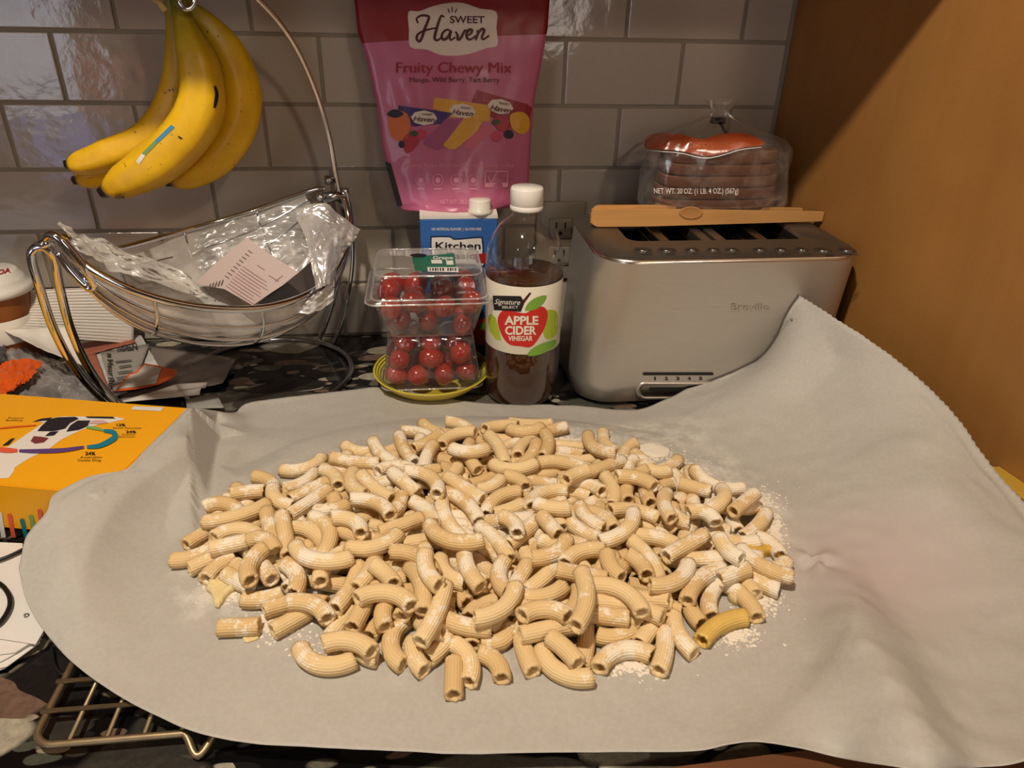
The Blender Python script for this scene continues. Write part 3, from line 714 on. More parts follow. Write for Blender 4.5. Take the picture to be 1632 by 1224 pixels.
for i in range(NU): fs.append((NV*W1+i, nf_+NV*W1+i, nf_+NV*W1+i+1, NV*W1+i+1)); fs.append((i, i+1, nf_+i+1, nf_+i))
for j in range(NV):
    fs.append((j*W1, nf_+j*W1, nf_+(j+1)*W1, (j+1)*W1)); k_ = NU; fs.append((j*W1+k_, (j+1)*W1+k_, nf_+(j+1)*W1+k_, nf_+j*W1+k_))
po = mesh('pouch_body', vs, fs, PKM, pk)
po.data.materials.append(RDM)
for i, p in enumerate(po.data.polygons):
    if p.index < NU*NV*2 and (p.index//(2*NU))/NV < .347: p.material_index = 1
PP = print_white
CRM = mat('cream_print', srgb(214, 200, 188), .5)
pm0 = pm; pm = onmesh(po, pm0)
lg = decal('logo_plate', blob([(651, 19), (668, 18), (690, 10), (715, 5), (738, 5), (765, 14), (791, 19), (791, 45), (793, 72), (775, 77), (748, 86), (722, 89), (700, 87), (680, 79), (654, 75), (652, 48)], 3), pm, CRM, pk, .0006, 12)
Zt = lambda q: (540+q[0]/3.6, q[1]/3.6)
strokes([[(455, 135), (447, 108), (475, 90), (515, 95), (512, 120), (492, 170), (478, 215), (462, 238), (447, 222), (458, 195), (500, 175), (565, 160)],
         [(605, 100), (588, 92), (572, 130), (555, 190), (550, 222), (566, 232), (590, 215)],
         [(642, 182), (622, 172), (598, 188), (590, 215), (602, 228), (625, 215), (644, 180), (636, 215), (645, 230), (668, 215)],
         [(668, 182), (680, 200), (684, 228), (702, 215), (722, 178), (738, 182)],
         [(732, 208), (755, 195), (764, 176), (748, 172), (732, 195), (738, 222), (758, 226), (785, 205)],
         [(790, 175), (796, 190), (784, 228), (800, 190), (820, 168), (834, 178), (820, 215), (832, 226), (862, 205)]], 4.6, pm, print_maroon, lg, .0012, 'brand_script', tf=Zt)
text('SWEET', 717, 772, 37, 11, pm, print_maroon, lg, n=.0014, bold=.02)
strokes([[(716, 21), (714, 14)], [(720.5, 20), (720.5, 11)], [(725, 21), (728, 14)]], 2, pm, print_maroon, lg, .0012, 'spark')
rub = mat('ruby_print', srgb(150, 22, 40), .5)
for dx_ in (-.5, .5): text('Fruity Chewy Mix', 632+dx_, 815+dx_, 116, 17, pm, rub, pk, n=.0013+dx_*.0002)
text('Mango, Wild Berry, Tart Berry', 653, 796, 131, 8, pm, print_maroon, pk, n=.0014, bold=.0)
WP = mat('wrap_purple', srgb(58, 40, 98), .4); WY = mat('wrap_yellow', srgb(205, 150, 40), .4); WR = mat('wrap_red', srgb(140, 26, 50), .4)
decal('wrapper_print', [(759, 143), (790, 152), (840, 166), (848, 172), (843, 192), (800, 192), (756, 178), (750, 166)], pm, WR, pk, .0006, 10)
decal('wrapper_print', [(692, 155), (782, 168), (780, 194), (730, 192), (690, 172)], pm, WY, pk, .0009, 10)
decal('wrapper_print', [(635, 168), (722, 180), (704, 197), (660, 202), (634, 184)], pm, WP, pk, .0012, 10)
for (x, y, r_) in ((676, 188, .05), (737, 177, .1), (797, 170, .16)):
    decal('small_logo', ell(x, y, 21, 12, 8, r_), pm, CRM, pk, .0016)
    text('Haven', x-17, x+17, y+5, 8, pm, print_maroon, pk, n=.0032, shear=.3, bold=.012, rot=r_); text('SWEET', x-3, x+14, y-4, 3.4, pm, print_maroon, pk, n=.0032, bold=.01, rot=r_)
decal('chew_print', [(676, 225), (710, 190), (740, 187), (705, 236), (697, 239), (676, 231)], pm, mat('chew_berry', srgb(150, 70, 112), .5), pk, .0018, 10)
decal('chew_print', [(706, 232), (737, 192), (768, 194), (760, 210), (726, 238), (716, 238)], pm, WY, pk, .0021, 10)
decal('chew_print', [(736, 234), (768, 200), (786, 202), (784, 212), (750, 238)], pm, mat('chew_pink', srgb(196, 96, 118), .5), pk, .0024, 10)
MG = mat('mango_print', srgb(200, 105, 50), .5); DB = mat('blueberry_print', srgb(32, 26, 44), .5); ST = mat('strawberry_print', srgb(165, 36, 52), .5); RB = mat('raspberry_print', srgb(185, 52, 84), .5)
decal('fruit_print', blob([(620, 184), (632, 176), (650, 182), (655, 205), (645, 224), (628, 222), (620, 205)], 3), pm, MG, pk, .0018, 10)
decal('fruit_print', blob([(617, 182), (630, 174), (644, 182), (630, 188)], 3), pm, DB, pk, .0022)
decal('fruit_print', blob([(643, 222), (655, 212), (668, 225), (652, 244), (644, 238)], 3), pm, ST, pk, .0020)
decal('fruit_print', ell(671, 214, 9, 8), pm, RB, pk, .0021); decal('fruit_print', ell(641, 230, 5, 6), pm, DB, pk, .0023)
decal('leaf_print', blob([(652, 212), (662, 208), (668, 214), (660, 218)], 2), pm, mat('leaf_dark', srgb(60, 70, 36), .5), pk, .0026)
decal('fruit_print', blob([(785, 190), (800, 186), (812, 200), (806, 210), (792, 206)], 3), pm, ST, pk, .0020); decal('fruit_print', ell(791, 217, 9, 9), pm, RB, pk, .0022)
decal('fruit_print', ell(810, 214, 8, 7), pm, DB, pk, .0023); decal('fruit_print', blob([(812, 184), (828, 178), (841, 186), (842, 205), (830, 214), (815, 204)], 3), pm, WY, pk, .0023, 10)
decal('leaf_print', blob([(782, 196), (790, 190), (798, 194), (790, 200)], 2), pm, mat('leaf_dark2', srgb(60, 70, 36), .5), pk, .0026)
PW2 = mat('faint_print', srgb(226, 150, 172), .5)
text('Assorted flavors of individually wrapped chewy candies', 645, 818, 266, 6, pm, PW2, pk, n=.0010)
for x in (671, 698, 727, 754):
    ring(ell(x, 287, 9, 10, 20), ell(x, 287, 7.8, 8.8, 20), pm, .0006, .0010, PW2, 'print_ring', pk); decal('print_mark', ell(x, 287, 4, 4.5, 8), pm, PW2, pk, .0008)
    decal('print_line', [(x-6, 300), (x+6, 300), (x+6, 302), (x-6, 302)], pm, PW2, pk, .0008)
ring([(772, 272), (810, 272), (810, 299), (772, 299)], [(774, 274), (808, 274), (808, 297), (774, 297)], pm, .0006, .0010, PW2, 'print_frame', pk)
strokes([[(777, 280), (783, 290), (792, 274)]], 2, pm, PW2, pk, .001, 'print_tick')
decal('print_patch', [(774, 291), (808, 291), (808, 297), (774, 297)], pm, PW2, pk, .001)
text('NET WT', 702, 728, 325, 7, pm, PW2, pk, n=.0010); text('28.2 OZ (800g)', 732, 776, 325, 7, pm, PW2, pk, n=.0010)
sp = mesh('side_gusset', [pm(614, 258, .001), pm(623, 260, .001), pm(642, 327, .001), pm(633, 329, .001)], [(0, 3, 2, 1)], print_black, pk, False)
# feet of the pouch rest on the carton

# ------------------------------------------------------------------ bananas
bn = empty('banana_bunch', tuple(aty(268, 0, -.15)), 'bunch of ripe yellow bananas hanging from the chrome hook', 'bananas')
BAN = NT('banana_skin'); at_ = BAN.n('ShaderNodeAttribute'); at_.attribute_name = 'along'
gr = BAN.ramp(at_.outputs['Fac'], [(0, srgb(80, 84, 30)), (.10, srgb(112, 114, 24)), (.28, srgb(196, 164, 22)), (.45, srgb(236, 188, 22)), (.94, srgb(232, 182, 24)), (.965, srgb(150, 110, 40)), (.972, srgb(30, 22, 18))])
n1 = BAN.noise(150, 2, .5); sp_ = BAN.ramp(n1.outputs[0], [(.24, (1, 1, 1, 1)), (.30, (0, 0, 0, 1))]); c_ = BAN.mix(sp_.outputs[0], gr.outputs[0], srgb(70, 38, 20))
n3 = BAN.noise(22, 4, .6); m_ = BAN.ramp(n3.outputs[0], [(.35, (.82, .76, .7, 1)), (.6, (1, 1, 1, 1))])
mm = BAN.n('ShaderNodeMix'); mm.data_type = 'RGBA'; mm.blend_type = 'MULTIPLY'; mm.inputs[0].default_value = 1; BAN.l(c_, mm.inputs[6]); BAN.l(m_.outputs[0], mm.inputs[7]); BAN.l(mm.outputs[2], BAN.b.inputs['Base Color'])
BAN.b.inputs['Roughness'].default_value = .42; BAN.b.inputs['Subsurface Weight'].default_value = 0; BAN = BAN.m
def banana(pts, r, ph=.3):
    P = cat([aty(x, y, yy+.020) for x, y, yy in pts], 7); n = len(P)
    prof_ = lambda t: r*(np.interp(t, [0, .12, .2, .32, .5, .75, .88, .94, .97, .985, 1], [.32, .33, .45, .80, 1, .96, .72, .5, .30, .27, .24]))
    vs = []; fs = []; K = 20; up_ = V((0, 1, 0)); al = []
    for i in range(n):
        t = (P[min(i+1, n-1)]-P[max(i-1, 0)]).normalized(); a = (up_-t*up_.dot(t)).normalized(); up_ = a; b = t.cross(a); q = float(prof_(i/(n-1)))
        for j in range(K):
            f_ = 2*math.pi*j/K+ph; e = 1+.055*math.cos(5*(f_-ph)); vs.append(P[i]+a*q*e*math.cos(f_)+b*q*e*math.sin(f_)); al.append(i/(n-1))
    for i in range(n-1):
        for j in range(K): fs.append((i*K+j, i*K+(j+1) % K, (i+1)*K+(j+1) % K, (i+1)*K+j))
    fs.append(tuple(range(K-1, -1, -1))); fs.append(tuple((n-1)*K+j for j in range(K)))
    o = mesh('banana', vs, fs, BAN, bn); at = o.data.attributes.new('along', 'FLOAT', 'POINT'); at.data.foreach_set('value', al); return o
banana([(268, -28, -.150), (272, 10, -.150), (282, 60, -.142), (284, 120, -.135), (268, 178, -.133), (230, 222, -.138), (170, 248, -.145), (128, 260, -.150), (103, 262, -.152)], .0185)
banana([(272, -28, -.145), (276, 10, -.140), (292, 60, -.125), (298, 120, -.112), (285, 185, -.108), (250, 235, -.113), (190, 265, -.122), (145, 282, -.128), (116, 288, -.130)], .0180, .9)
banana([(284, -28, -.140), (298, 8, -.136), (330, 40, -.124), (368, 92, -.116), (384, 150, -.114), (374, 205, -.118), (342, 250, -.126), (300, 278, -.134), (262, 290, -.14)], .0235, .6)
bf = banana([(276, -28, -.155), (286, 12, -.160), (300, 60, -.166), (318, 115, -.170), (318, 172, -.172), (290, 222, -.176), (244, 262, -.180), (196, 290, -.184), (160, 308, -.186)], .0245, 0)
# fruit sticker wrapped on the front banana
SB = plane(tuple(aty(250, 232, -.1985)), (0.15, -1, .35))
def stk(px, py, n=0): return SB(px, py, n)
def onban(ob):
    inv = ob
    from mathutils.bvhtree import BVHTree
    bm = bmesh.new(); bm.from_mesh(ob.data); T = BVHTree.FromBMesh(bm); bm.free()
    def f(px, py, n=0):
        d = ray(px, py); h = T.ray_cast(CAM, d.normalized())
        return (h[0]+h[1]*n*(1 if h[1].dot(d) < 0 else -1)) if h[0] is not None else SB(px, py, n)
    return f
ob_ = onban(bf)
decal('fruit_sticker', [(273, 199), (279, 203), (252, 228), (246, 225)], ob_, mat('sticker_blue', srgb(70, 140, 180), .4), bf, .0006, 6)
decal('fruit_sticker', [(246, 225), (252, 228), (232, 248), (226, 245)], ob_, mat('sticker_green', srgb(110, 150, 90), .4), bf, .0006, 6)
decal('fruit_sticker', [(226, 245), (232, 248), (222, 262), (217, 257)], ob_, print_white, bf, .0006, 6)
strokes([[(342, 137), (345, 150), (343, 165), (341, 172)]], 6, ob_, print_black, bf, .0005, 'bruise'); strokes([[(183, 314), (190, 315), (198, 314)]], 5, ob_, print_black, bf, .0005, 'bruise'); strokes([[(284, 217), (288, 220), (291, 221)]], 3, ob_, print_black, bf, .0005, 'bruise')
v, f = tube([aty(x, y, yy) for x, y, yy in ((262, -60, -.150), (270, -40, -.150), (277, -22, -.150), (280, -8, -.148))], .0105, 12); mesh('stem_crown', v, f, mat('crown_green', srgb(110, 104, 50), .6), bn)
v, f = tube([aty(245, 1, -.158), aty(255, 6, -.160), aty(264, 17, -.163)], lambda t: .0022+.0012*t, 8); mesh('broken_stem', v, f, mat('pith', srgb(190, 165, 110), .7), bn)

# ------------------------------------------------------------------ chrome fruit basket with banana hanger
fb = empty('fruit_basket', (.30, -.125, 0), 'chrome wire fruit basket slung on a stand with a banana hook', 'basket')
def rod(name, pts, r, parent=fb, m=chrome, k=8, closed=False, sides=12):
    v, f = tube(cat(pts, k, closed), r, sides, closed); return mesh(name, v, f, m, parent)
rc = V((.298, -.126, .0037)); RR = .107
rod('base_ring', [rc+V((RR*math.cos(a), RR*math.sin(a), 0)) for a in [2*math.pi*i/20 for i in range(20)]], .0035, m=chrome_dull, closed=True)
JR = aty(535, 292, -.055); JL = V(aty(75, 388, -.285))
rod('post', [aty(508, 544, -.030), aty(522, 510, -.034), aty(537, 460, -.04), aty(546, 410, -.046), aty(549, 350, -.05), aty(547, 312, -.052)], .0030)
rod('post', [aty(531, 550, -.040), aty(545, 515, -.044), aty(556, 465, -.05), aty(562, 410, -.055), aty(559, 345, -.058), aty(550, 300, -.060)], .0030)
rod('post', [atz(215, 668, .006), aty(170, 642, -.232), aty(122, 590, -.250), aty(86, 525, -.266), aty(62, 455, -.28), aty(50, 412, -.285), aty(55, 397, -.285), aty(68, 392, -.285)], .0045)
rod('post', [atz(232, 660, .006), aty(188, 642, -.225), aty(145, 592, -.243), aty(114, 528, -.259), aty(96, 462, -.272), aty(87, 415, -.280), aty(80, 400, -.283), aty(68, 392, -.285)], .0045)
rod('banana_arch', [aty(543, 318, -.056), aty(536, 285, -.058), aty(526, 225, -.064), aty(508, 160, -.072), aty(480, 92, -.085), aty(448, 40, -.1), aty(412, 0, -.112), aty(370, -35, -.125), aty(330, -50, -.14), aty(302, -40, -.15), aty(288, -18, -.158), aty(285, 2, -.160)], .0032)
rod('hook', [aty(285, 2, -.16), aty(296, 14, -.160), aty(308, 8, -.158), aty(311, -12, -.156), aty(306, -30, -.154)], .0030)
# basket bowl
BL = V(JL); BR = V(aty(520, 298, -.062)); ax = (BR-BL); pr = V((ax.y, -ax.x, 0)).normalized()
def S_(s, t, g=1.0):
    w_ = .100*math.sin(math.pi*s)**.75; dip = (.060+.030*math.cos(math.pi*t))
    P = BL.lerp(BR, s)+pr*(w_*math.cos(math.pi*t)*g)
    P.z = BL.z+(BR.z-BL.z)*s-dip*math.sin(math.pi*s)-.092*g*math.sin(math.pi*t)*math.sin(math.pi*s)**.9
    return P
ss = [i/22 for i in range(23)]
front = [(75, 377, -.285), (92, 380, -.29), (112, 402, -.292), (150, 432, -.292), (220, 466, -.285), (300, 487, -.268), (380, 493, -.245), (440, 487, -.22), (495, 467, -.185), (530, 438, -.15), (551, 400, -.115), (556, 350, -.085), (548, 315, -.07)]
back = [(92, 380, -.28), (104, 384, -.272), (140, 404, -.25), (190, 396, -.20), (300, 366, -.13), (400, 337, -.095), (470, 312, -.075), (500, 302, -.068), (518, 300, -.066)]
rod('rim_wire', [aty(*q) for q in front], .0042); rod('rim_wire', [aty(*q) for q in back], .0030)
FR = [aty(*q) for q in front]; BK = [aty(*q) for q in back]
def along(P, s):
    C_ = cat(P, 6); L = [0]
    for a, b in zip(C_, C_[1:]): L.append(L[-1]+(b-a).length)
    q = s*L[-1]; i = max(j for j in range(len(L)) if L[j] <= q+1e-9); i = min(i, len(L)-2); f_ = (q-L[i])/(L[i+1]-L[i]); return C_[i].lerp(C_[i+1], f_)
def bow(s, t, dn=0.0):
    a = along(FR, s); b = along(BK, s); c = a.lerp(b, (1-math.cos(math.pi*t))/2)
    env = math.sin(math.pi*min(1, max(0, s)))**.6
    depth = (.078-dn)*env*math.sin(math.pi*t); p = c-V((0, 0, depth)); p.z = max(p.z, .012); return p
for t in (.10, .20, .30, .40, .5, .6, .7, .8, .9):
    rod('bowl_wire', [bow(.08+.86*i/18, t) for i in range(19)], .0020, k=4, sides=8)
for s in (.25, .5, .75): rod('bowl_rib', [bow(s, t_/12) for t_ in range(13)], .0021, k=4, sides=8)
rod('hanger_loop', [aty(72, 380, -.29), aty(82, 374, -.295), aty(100, 385, -.297), aty(130, 420, -.295), aty(150, 452, -.29), aty(140, 458, -.288), aty(112, 430, -.288), aty(92, 402, -.288)], .0040)
def sph(name, c, r, m, parent):
    bm = bmesh.new(); bmesh.ops.create_uvsphere(bm, u_segments=20, v_segments=12, radius=r)
    for q in bm.verts: q.co += c
    me = bpy.data.meshes.new(name); bm.to_mesh(me); bm.free(); return link(name, me, m, parent)
sph('ball_end', aty(103, 383, -.287), .0068, chrome, fb); sph('ball_end', aty(511, 314, -.075), .0052, chrome, fb)
v, f = tube([aty(58, 394, -.283), aty(80, 384, -.287)], .005, 12); mesh('joint', v, f, chrome, fb)
v, f = tube([aty(513, 318, -.066), aty(534, 312, -.058), aty(552, 318, -.056)], .0075, 12); mesh('joint', v, f, chrome_dull, fb)
v, f = tube([aty(519, 287, -.062), aty(530, 287, -.058)], .0058, 12); mesh('screw_boss', v, f, chrome_dull, fb)
v, f = tube([aty(547, 300, -.054), aty(552, 345, -.054)], .0066, 12); mesh('joint', v, f, chrome_dull, fb)
# ------------------------------------------------------------------ helper for thin sheets
def sheet(name, quad, nu, nv, f, m, parent=None, thick=.0003, smooth=True):
    """quad: four world points a,b,c,d; f(u,v,p)->p"""
    a, b, c, d = [V(q) for q in quad]; vs = []; fs = []
    for j in range(nv+1):
        for i in range(nu+1):
            u, v_ = i/nu, j/nv; p = a.lerp(b, u).lerp(d.lerp(c, u), v_); vs.append(f(u, v_, p))
    for j in range(nv):
        for i in range(nu): k = j*(nu+1)+i; fs.append((k, k+1, k+nu+2, k+nu+1))
    o = mesh(name, vs, fs, m, parent, smooth)
    if thick:
        md = o.modifiers.new('s', 'SOLIDIFY'); md.thickness = thick; md.offset = 0
    return o
def crumple(amp, sc_, seed=0):
    def f(u, v_, p):
        q = V((u*sc_, v_*sc_, seed)); n1 = noise.noise(q); n2 = noise.noise(q*2.3+V((3, 1, 0)));
        r1 = 1-abs(noise.noise(q*1.6+V((9, 9, seed))))*2
        return p+V((n1*.3, n2*.5, n1*.6+r1*.5))*amp
    return f
LINER = film('liner_film', (.70, .67, .62, 1), .48, .45, 18, .3, .8, .7, (1, 1, 2.2))
ln = empty('plastic_liner', tuple(bow(.5, .5)), 'crumpled clear plastic bag lining the chrome fruit basket', 'bag')
def linerpatch(s0, s1, t0, t1, nu, nv, seed, amp=.006, dn=.006, name='film'):
    vs = []; fs = []
    for j in range(nv+1):
        for i in range(nu+1):
            s = s0+(s1-s0)*i/nu; t = t0+(t1-t0)*j/nv; p = bow(s, t, dn)
            q = V((s*9, t*6, seed)); a = noise.noise(q); b = 1-2*abs(noise.noise(q*1.7)); p = p+V((a*amp, a*amp*.6, (b*.6+a*.3)*amp+.002)); p.z = max(p.z, .016); vs.append(p)
    for j in range(nv):
        for i in range(nu): k = j*(nu+1)+i; fs.append((k, k+1, k+nu+2, k+nu+1))
    return mesh(name, vs, fs, LINER, ln)
linerpatch(.05, .93, .04, .97, 70, 44, 1)
# left crest that stands above the rim, right flap that hangs over it
def pxsheet(name, pts, nu, nv, amp, seed, m, parent, sc_=6, thick=0):
    """pts: rows (lists) of (px,py,Y), lofted"""
    rows = [cat([aty(*q) for q in r], 6) for r in pts]; L = min(len(r) for r in rows)
    vs = []; fs = []; R = len(rows)
    for j in range(nv+1):
        q = j/nv*(R-1); a = min(int(q), R-2); ff = q-a
        for i in range(nu+1):
            w_ = i/nu*(L-1); b = min(int(w_), L-2); g = w_-b
            p = rows[a][b].lerp(rows[a][b+1], g).lerp(rows[a+1][b].lerp(rows[a+1][b+1], g), ff)
            qq = V((i/nu*sc_, j/nv*sc_, seed)); n1 = noise.noise(qq); r1 = 1-2*abs(noise.noise(qq*1.8+V((4, 4, 4))))
            vs.append(p+V((n1*.5, r1*1.0, n1*.6))*amp)
    for j in range(nv):
        for i in range(nu): k = j*(nu+1)+i; fs.append((k, k+1, k+nu+2, k+nu+1))
    o = mesh(name, vs, fs, m, parent)
    if thick: md = o.modifiers.new('s', 'SOLIDIFY'); md.thickness = thick
    return o
pxsheet('film_crest', [[(90, 356, -.25), (118, 372, -.245), (160, 384, -.235), (200, 402, -.22), (240, 415, -.20), (275, 430, -.19), (308, 452, -.20)],
                       [(118, 395, -.275), (150, 415, -.27), (190, 435, -.265), (230, 450, -.26), (280, 465, -.25), (310, 474, -.245), (330, 479, -.24)]], 50, 26, .007, 5, LINER, ln, 5)
pxsheet('film_back', [[(300, 372, -.125), (350, 355, -.115), (400, 345, -.10), (450, 330, -.09), (490, 330, -.085), (515, 345, -.085)],
                      [(310, 440, -.15), (350, 430, -.14), (400, 420, -.13), (450, 412, -.12), (490, 410, -.11), (520, 420, -.11)]], 44, 26, .006, 8, film('back_film', (.7, .68, .62, 1), .10, .22, 30, .28, .4, .6), ln, 8)
pxsheet('film_flap', [[(467, 338, -.105), (490, 328, -.105), (518, 326, -.105), (545, 345, -.105), (574, 366, -.105)],
                      [(474, 352, -.115), (492, 348, -.118), (520, 350, -.12), (545, 365, -.118), (566, 382, -.11)],
                      [(490, 392, -.15), (500, 392, -.155), (520, 395, -.155), (535, 400, -.14), (548, 402, -.12)],
                      [(503, 462, -.19), (510, 460, -.192), (520, 455, -.19), (530, 448, -.17), (538, 436, -.15)]], 34, 40, .004, 11, film('flap_film', (.74, .71, .68, 1), .42, .5, 30, .2, .6, .6), ln, 5)
pxsheet('film_tail', [[(500, 470, -.195), (515, 462, -.19), (530, 450, -.175), (532, 448, -.17)], [(470, 500, -.20), (495, 500, -.20), (515, 492, -.19), (532, 478, -.18)]], 20, 14, .004, 13, LINER, ln, 5)
# receipt and brown packet in the basket
RC = NT('receipt_paper'); RC.b.inputs['Base Color'].default_value = srgb(190, 172, 166); RC.b.inputs['Roughness'].default_value = .8; RC = RC.m
rp = plane(aty(430, 430, -.172), (-.25, -1, .75))
rc_ = empty('receipt', tuple(rp(400, 430)), 'pinkish printed paper slip lying in the fruit basket', 'paper')
def curl(px, py, n=0): return rp(px, py, n+.004*math.sin((px-309)/166*3.1))
decal('slip', [(396, 380), (428, 404), (476, 434), (452, 455), (405, 488), (360, 462), (309, 452), (352, 415)], curl, RC, rc_, 0, 8, True)
INK = mat('pink_ink', srgb(150, 100, 110), .8); INKD = mat('grey_ink', srgb(92, 78, 72), .8)
for i in range(9):
    t = i/8; x0, y0 = 363+t*26, 457-t*31; L = 46-4*(i % 3)
    strokes([[(x0, y0), (x0+L*.5, y0+L*.34), (x0+L, y0+L*.66)]], 1.3, curl, INK, rc_, .0005, 'print_line', 3)
for i in range(5):
    x0, y0 = 334+i*5.2, 462-i*1.4; strokes([[(x0, y0), (x0+3.5, y0-9)]], 2.2, curl, INKD, rc_, .0006, 'barcode_bar', 2)
for i in range(9):
    x0, y0 = 361+i*4.6, 441-i*5.0; strokes([[(x0, y0), (x0+7, y0+4.6)]], 1.4, curl, INKD, rc_, .0006, 'print_line', 2)
for (a, b, c, d) in ((412, 424, 424, 432), (430, 440, 446, 450), (440, 450, 452, 440)): strokes([[(a, b), (c, d)]], 1.3, curl, INK, rc_, .0005, 'print_line', 2)
bp = plane(aty(460, 460, -.150), (.3, -1, .6))
BP = mat('brown_packet', srgb(46, 32, 26), .35, bump=.3, bscale=40)
vs = [bp(x, y, n) for n in (0, -.006) for x, y in ((498, 414), (504, 464), (440, 478), (404, 490), (440, 460), (474, 436))]
tag(mesh('dark_packet', vs, [(0, 5, 4, 3, 2, 1), (6, 7, 8, 9, 10, 11)]+[(i, (i+1) % 6, 6+(i+1) % 6, 6+i) for i in range(6)], BP, smooth=False), 'dark brown packet standing behind the paper slip in the basket', 'packet')

# ------------------------------------------------------------------ things at the left, under and behind the basket
cu = empty('coffee_cup', (aty(5, 440, -.10).x-.028, -.085, 0), 'paper cup with a white ribbed lid and red print at the far left', 'cup')
cux, cuy = cu.location.x, cu.location.y; zc = aty(20, 478, -.125).z
prof = [(.030, .001), (.0325, .003), (.0410, zc-.004), (.0415, zc)]
v, f = lathe([(.0001, .001)]+prof, 48, (cux, cuy, 0)); mesh('cup_body', v, f, mat('kraft_print', srgb(150, 88, 40), .6), cu)
v, f = lathe([(.0375, zc*.45), (.0395, zc*.72), (.0390, zc*.72)], 48, (cux, cuy, 0)); mesh('cup_sleeve', [p+V(((p.x-cux)*.03, (p.y-cuy)*.03, 0)) for p in v], f, mat('sleeve_print', srgb(215, 205, 190), .7, var=.1), cu)
v, f = lathe([(.0420, zc-.004), (.0460, zc-.003), (.0468, zc+.002), (.0450, zc+.006), (.0415, zc+.008), (.0410, zc+.012), (.0380, zc+.016), (.0365, zc+.0175), (.034, zc+.022), (.032, zc+.0235), (.0001, zc+.0225)], 56, (cux, cuy, 0)); cl = mesh('cup_lid', v, f, white_plastic, cu)
pl_ = onmesh(cl, plane((0, 0, zc+.02), (0, 0, 1))); text('NOA', -14, 18, 441, 7, pl_, print_red, cl, n=.0006, shear=.2, bold=.04, rot=-.22)
# white ribbed paper towel leaning on the wall
TW = mat('paper_towel', srgb(226, 219, 208), .9, bump=.4, bscale=350)
tq = [aty(17, 464, -.075), aty(215, 455, -.022), aty(212, 548, -.035), aty(20, 532, -.115)]
def tw(u, v_, p):
    k = min(1, (1-u)*1.6); return p+V((0, -1, .4)).normalized()*(.0011*math.sin(v_*2*math.pi*17+u*2)*k+.004*math.sin(u*5+1))
tag(sheet('paper_towel', tq, 30, 204, tw, TW, None, .0004), 'white paper towel with raised ribs leaning on the wall behind the basket', 'paper towel')
tq = [atz(5, 526, .05), atz(58, 500, .055), atz(120, 560, .02), atz(60, 556, .018)]
tag(sheet('paper_towel', [aty(5, 526, -.118), aty(110, 520, -.105), aty(150, 590, -.15), aty(60, 554, -.165)], 16, 16, crumple(.002, 3, 2), TW, None, .0004), 'folded lower end of white paper towel behind the left basket legs', 'paper towel')
# clear bag with orange print
OB = empty('produce_bag', tuple(atz(40, 600, .01)), 'crumpled clear plastic bag with orange print at the left above the yellow box', 'bag')
PBF = film('bag_film', (.62, .60, .58, 1), .32, .35, 30, .2, .55, .7)
def heap(rows, nu, nv, amp, seed, m, name, parent, floor=.0015, sc_=7):
    R = [cat([atz(*q) for q in r], 6) for r in rows]; L = min(map(len, R)); vs = []; fs = []
    for j in range(nv+1):
        q = j/nv*(len(R)-1); a = min(int(q), len(R)-2); ff = q-a
        for i in range(nu+1):
            w_ = i/nu*(L-1); b = min(int(w_), L-2); g = w_-b
            p = R[a][b].lerp(R[a][b+1], g).lerp(R[a+1][b].lerp(R[a+1][b+1], g), ff)
            qq = V((i/nu*sc_, j/nv*sc_, seed)); n1 = noise.noise(qq); r1 = 1-2*abs(noise.noise(qq*1.8))
            p = p+V((n1*.4, n1*.3, r1*.8+n1*.4))*amp; p.z = max(floor, p.z); vs.append(p)
    for j in range(nv):
        for i in range(nu): k = j*(nu+1)+i; fs.append((k, k+1, k+nu+2, k+nu+1))
    return mesh(name, vs, fs, m, parent)
heap([[(-60, 545, .05), (-10, 540, .045), (45, 560, .035), (90, 580, .02), (125, 600, .006)],
      [(-60, 590, .05), (-10, 590, .05), (45, 600, .04), (95, 610, .025), (140, 625, .006)],
      [(-60, 640, .045), (-10, 640, .045), (40, 645, .035), (100, 645, .02), (165, 642, .004)]], 50, 36, .008, 3, PBF, 'film', OB)
OM = mat('orange_print_film', srgb(222, 92, 26), .35, bump=.3, bscale=30)
heap([[(-30, 588, .0540), (0, 582, .0520), (35, 575, .050), (68, 578, .045)], [(-30, 612, .054), (0, 608, .054), (35, 602, .052), (52, 605, .048)], [(-30, 640, .052), (0, 634, .052), (20, 626, .052), (30, 618, .050)]], 30, 20, .005, 9, OM, 'orange_print', OB)
heap([[(-30, 556, .054), (-5, 553, .053), (8, 552, .052)], [(-30, 584, .056), (-5, 582, .055), (12, 578, .052)]], 12, 10, .003, 4, mat('navy_print_film', srgb(38, 42, 52), .35), 'dark_print', OB)
# packets under the basket
EN = empty('mail_packet', tuple(atz(280, 610, .004)), 'grey and white plastic mail packet with an orange framed label, under the basket', 'packet')
GP = mat('grey_packet', srgb(120, 110, 104), .35, var=.1, bump=.3, bscale=30)
sheet('sheet', [atz(205, 548, .010), atz(376, 572, .008), atz(355, 612, .006), atz(190, 642, .006)], 24, 16, crumple(.0025, 3, 7), GP, EN, .0004)
sheet('film_wrap', [atz(125, 545, .014), atz(225, 535, .014), atz(262, 600, .012), atz(170, 640, .010)], 24, 20, crumple(.003, 4, 3), film('packet_film', (.72, .70, .68, 1), .62, .3, 40, .15, .7, .5), EN, 0)
PN = mat('brick_print', srgb(158, 92, 72), .5)
sheet('brown_band', [atz(122, 550, .0165), atz(208, 530, .0165), atz(216, 546, .0165), atz(140, 566, .0165)], 12, 4, crumple(.001, 3, 3), PN, EN, .0002)
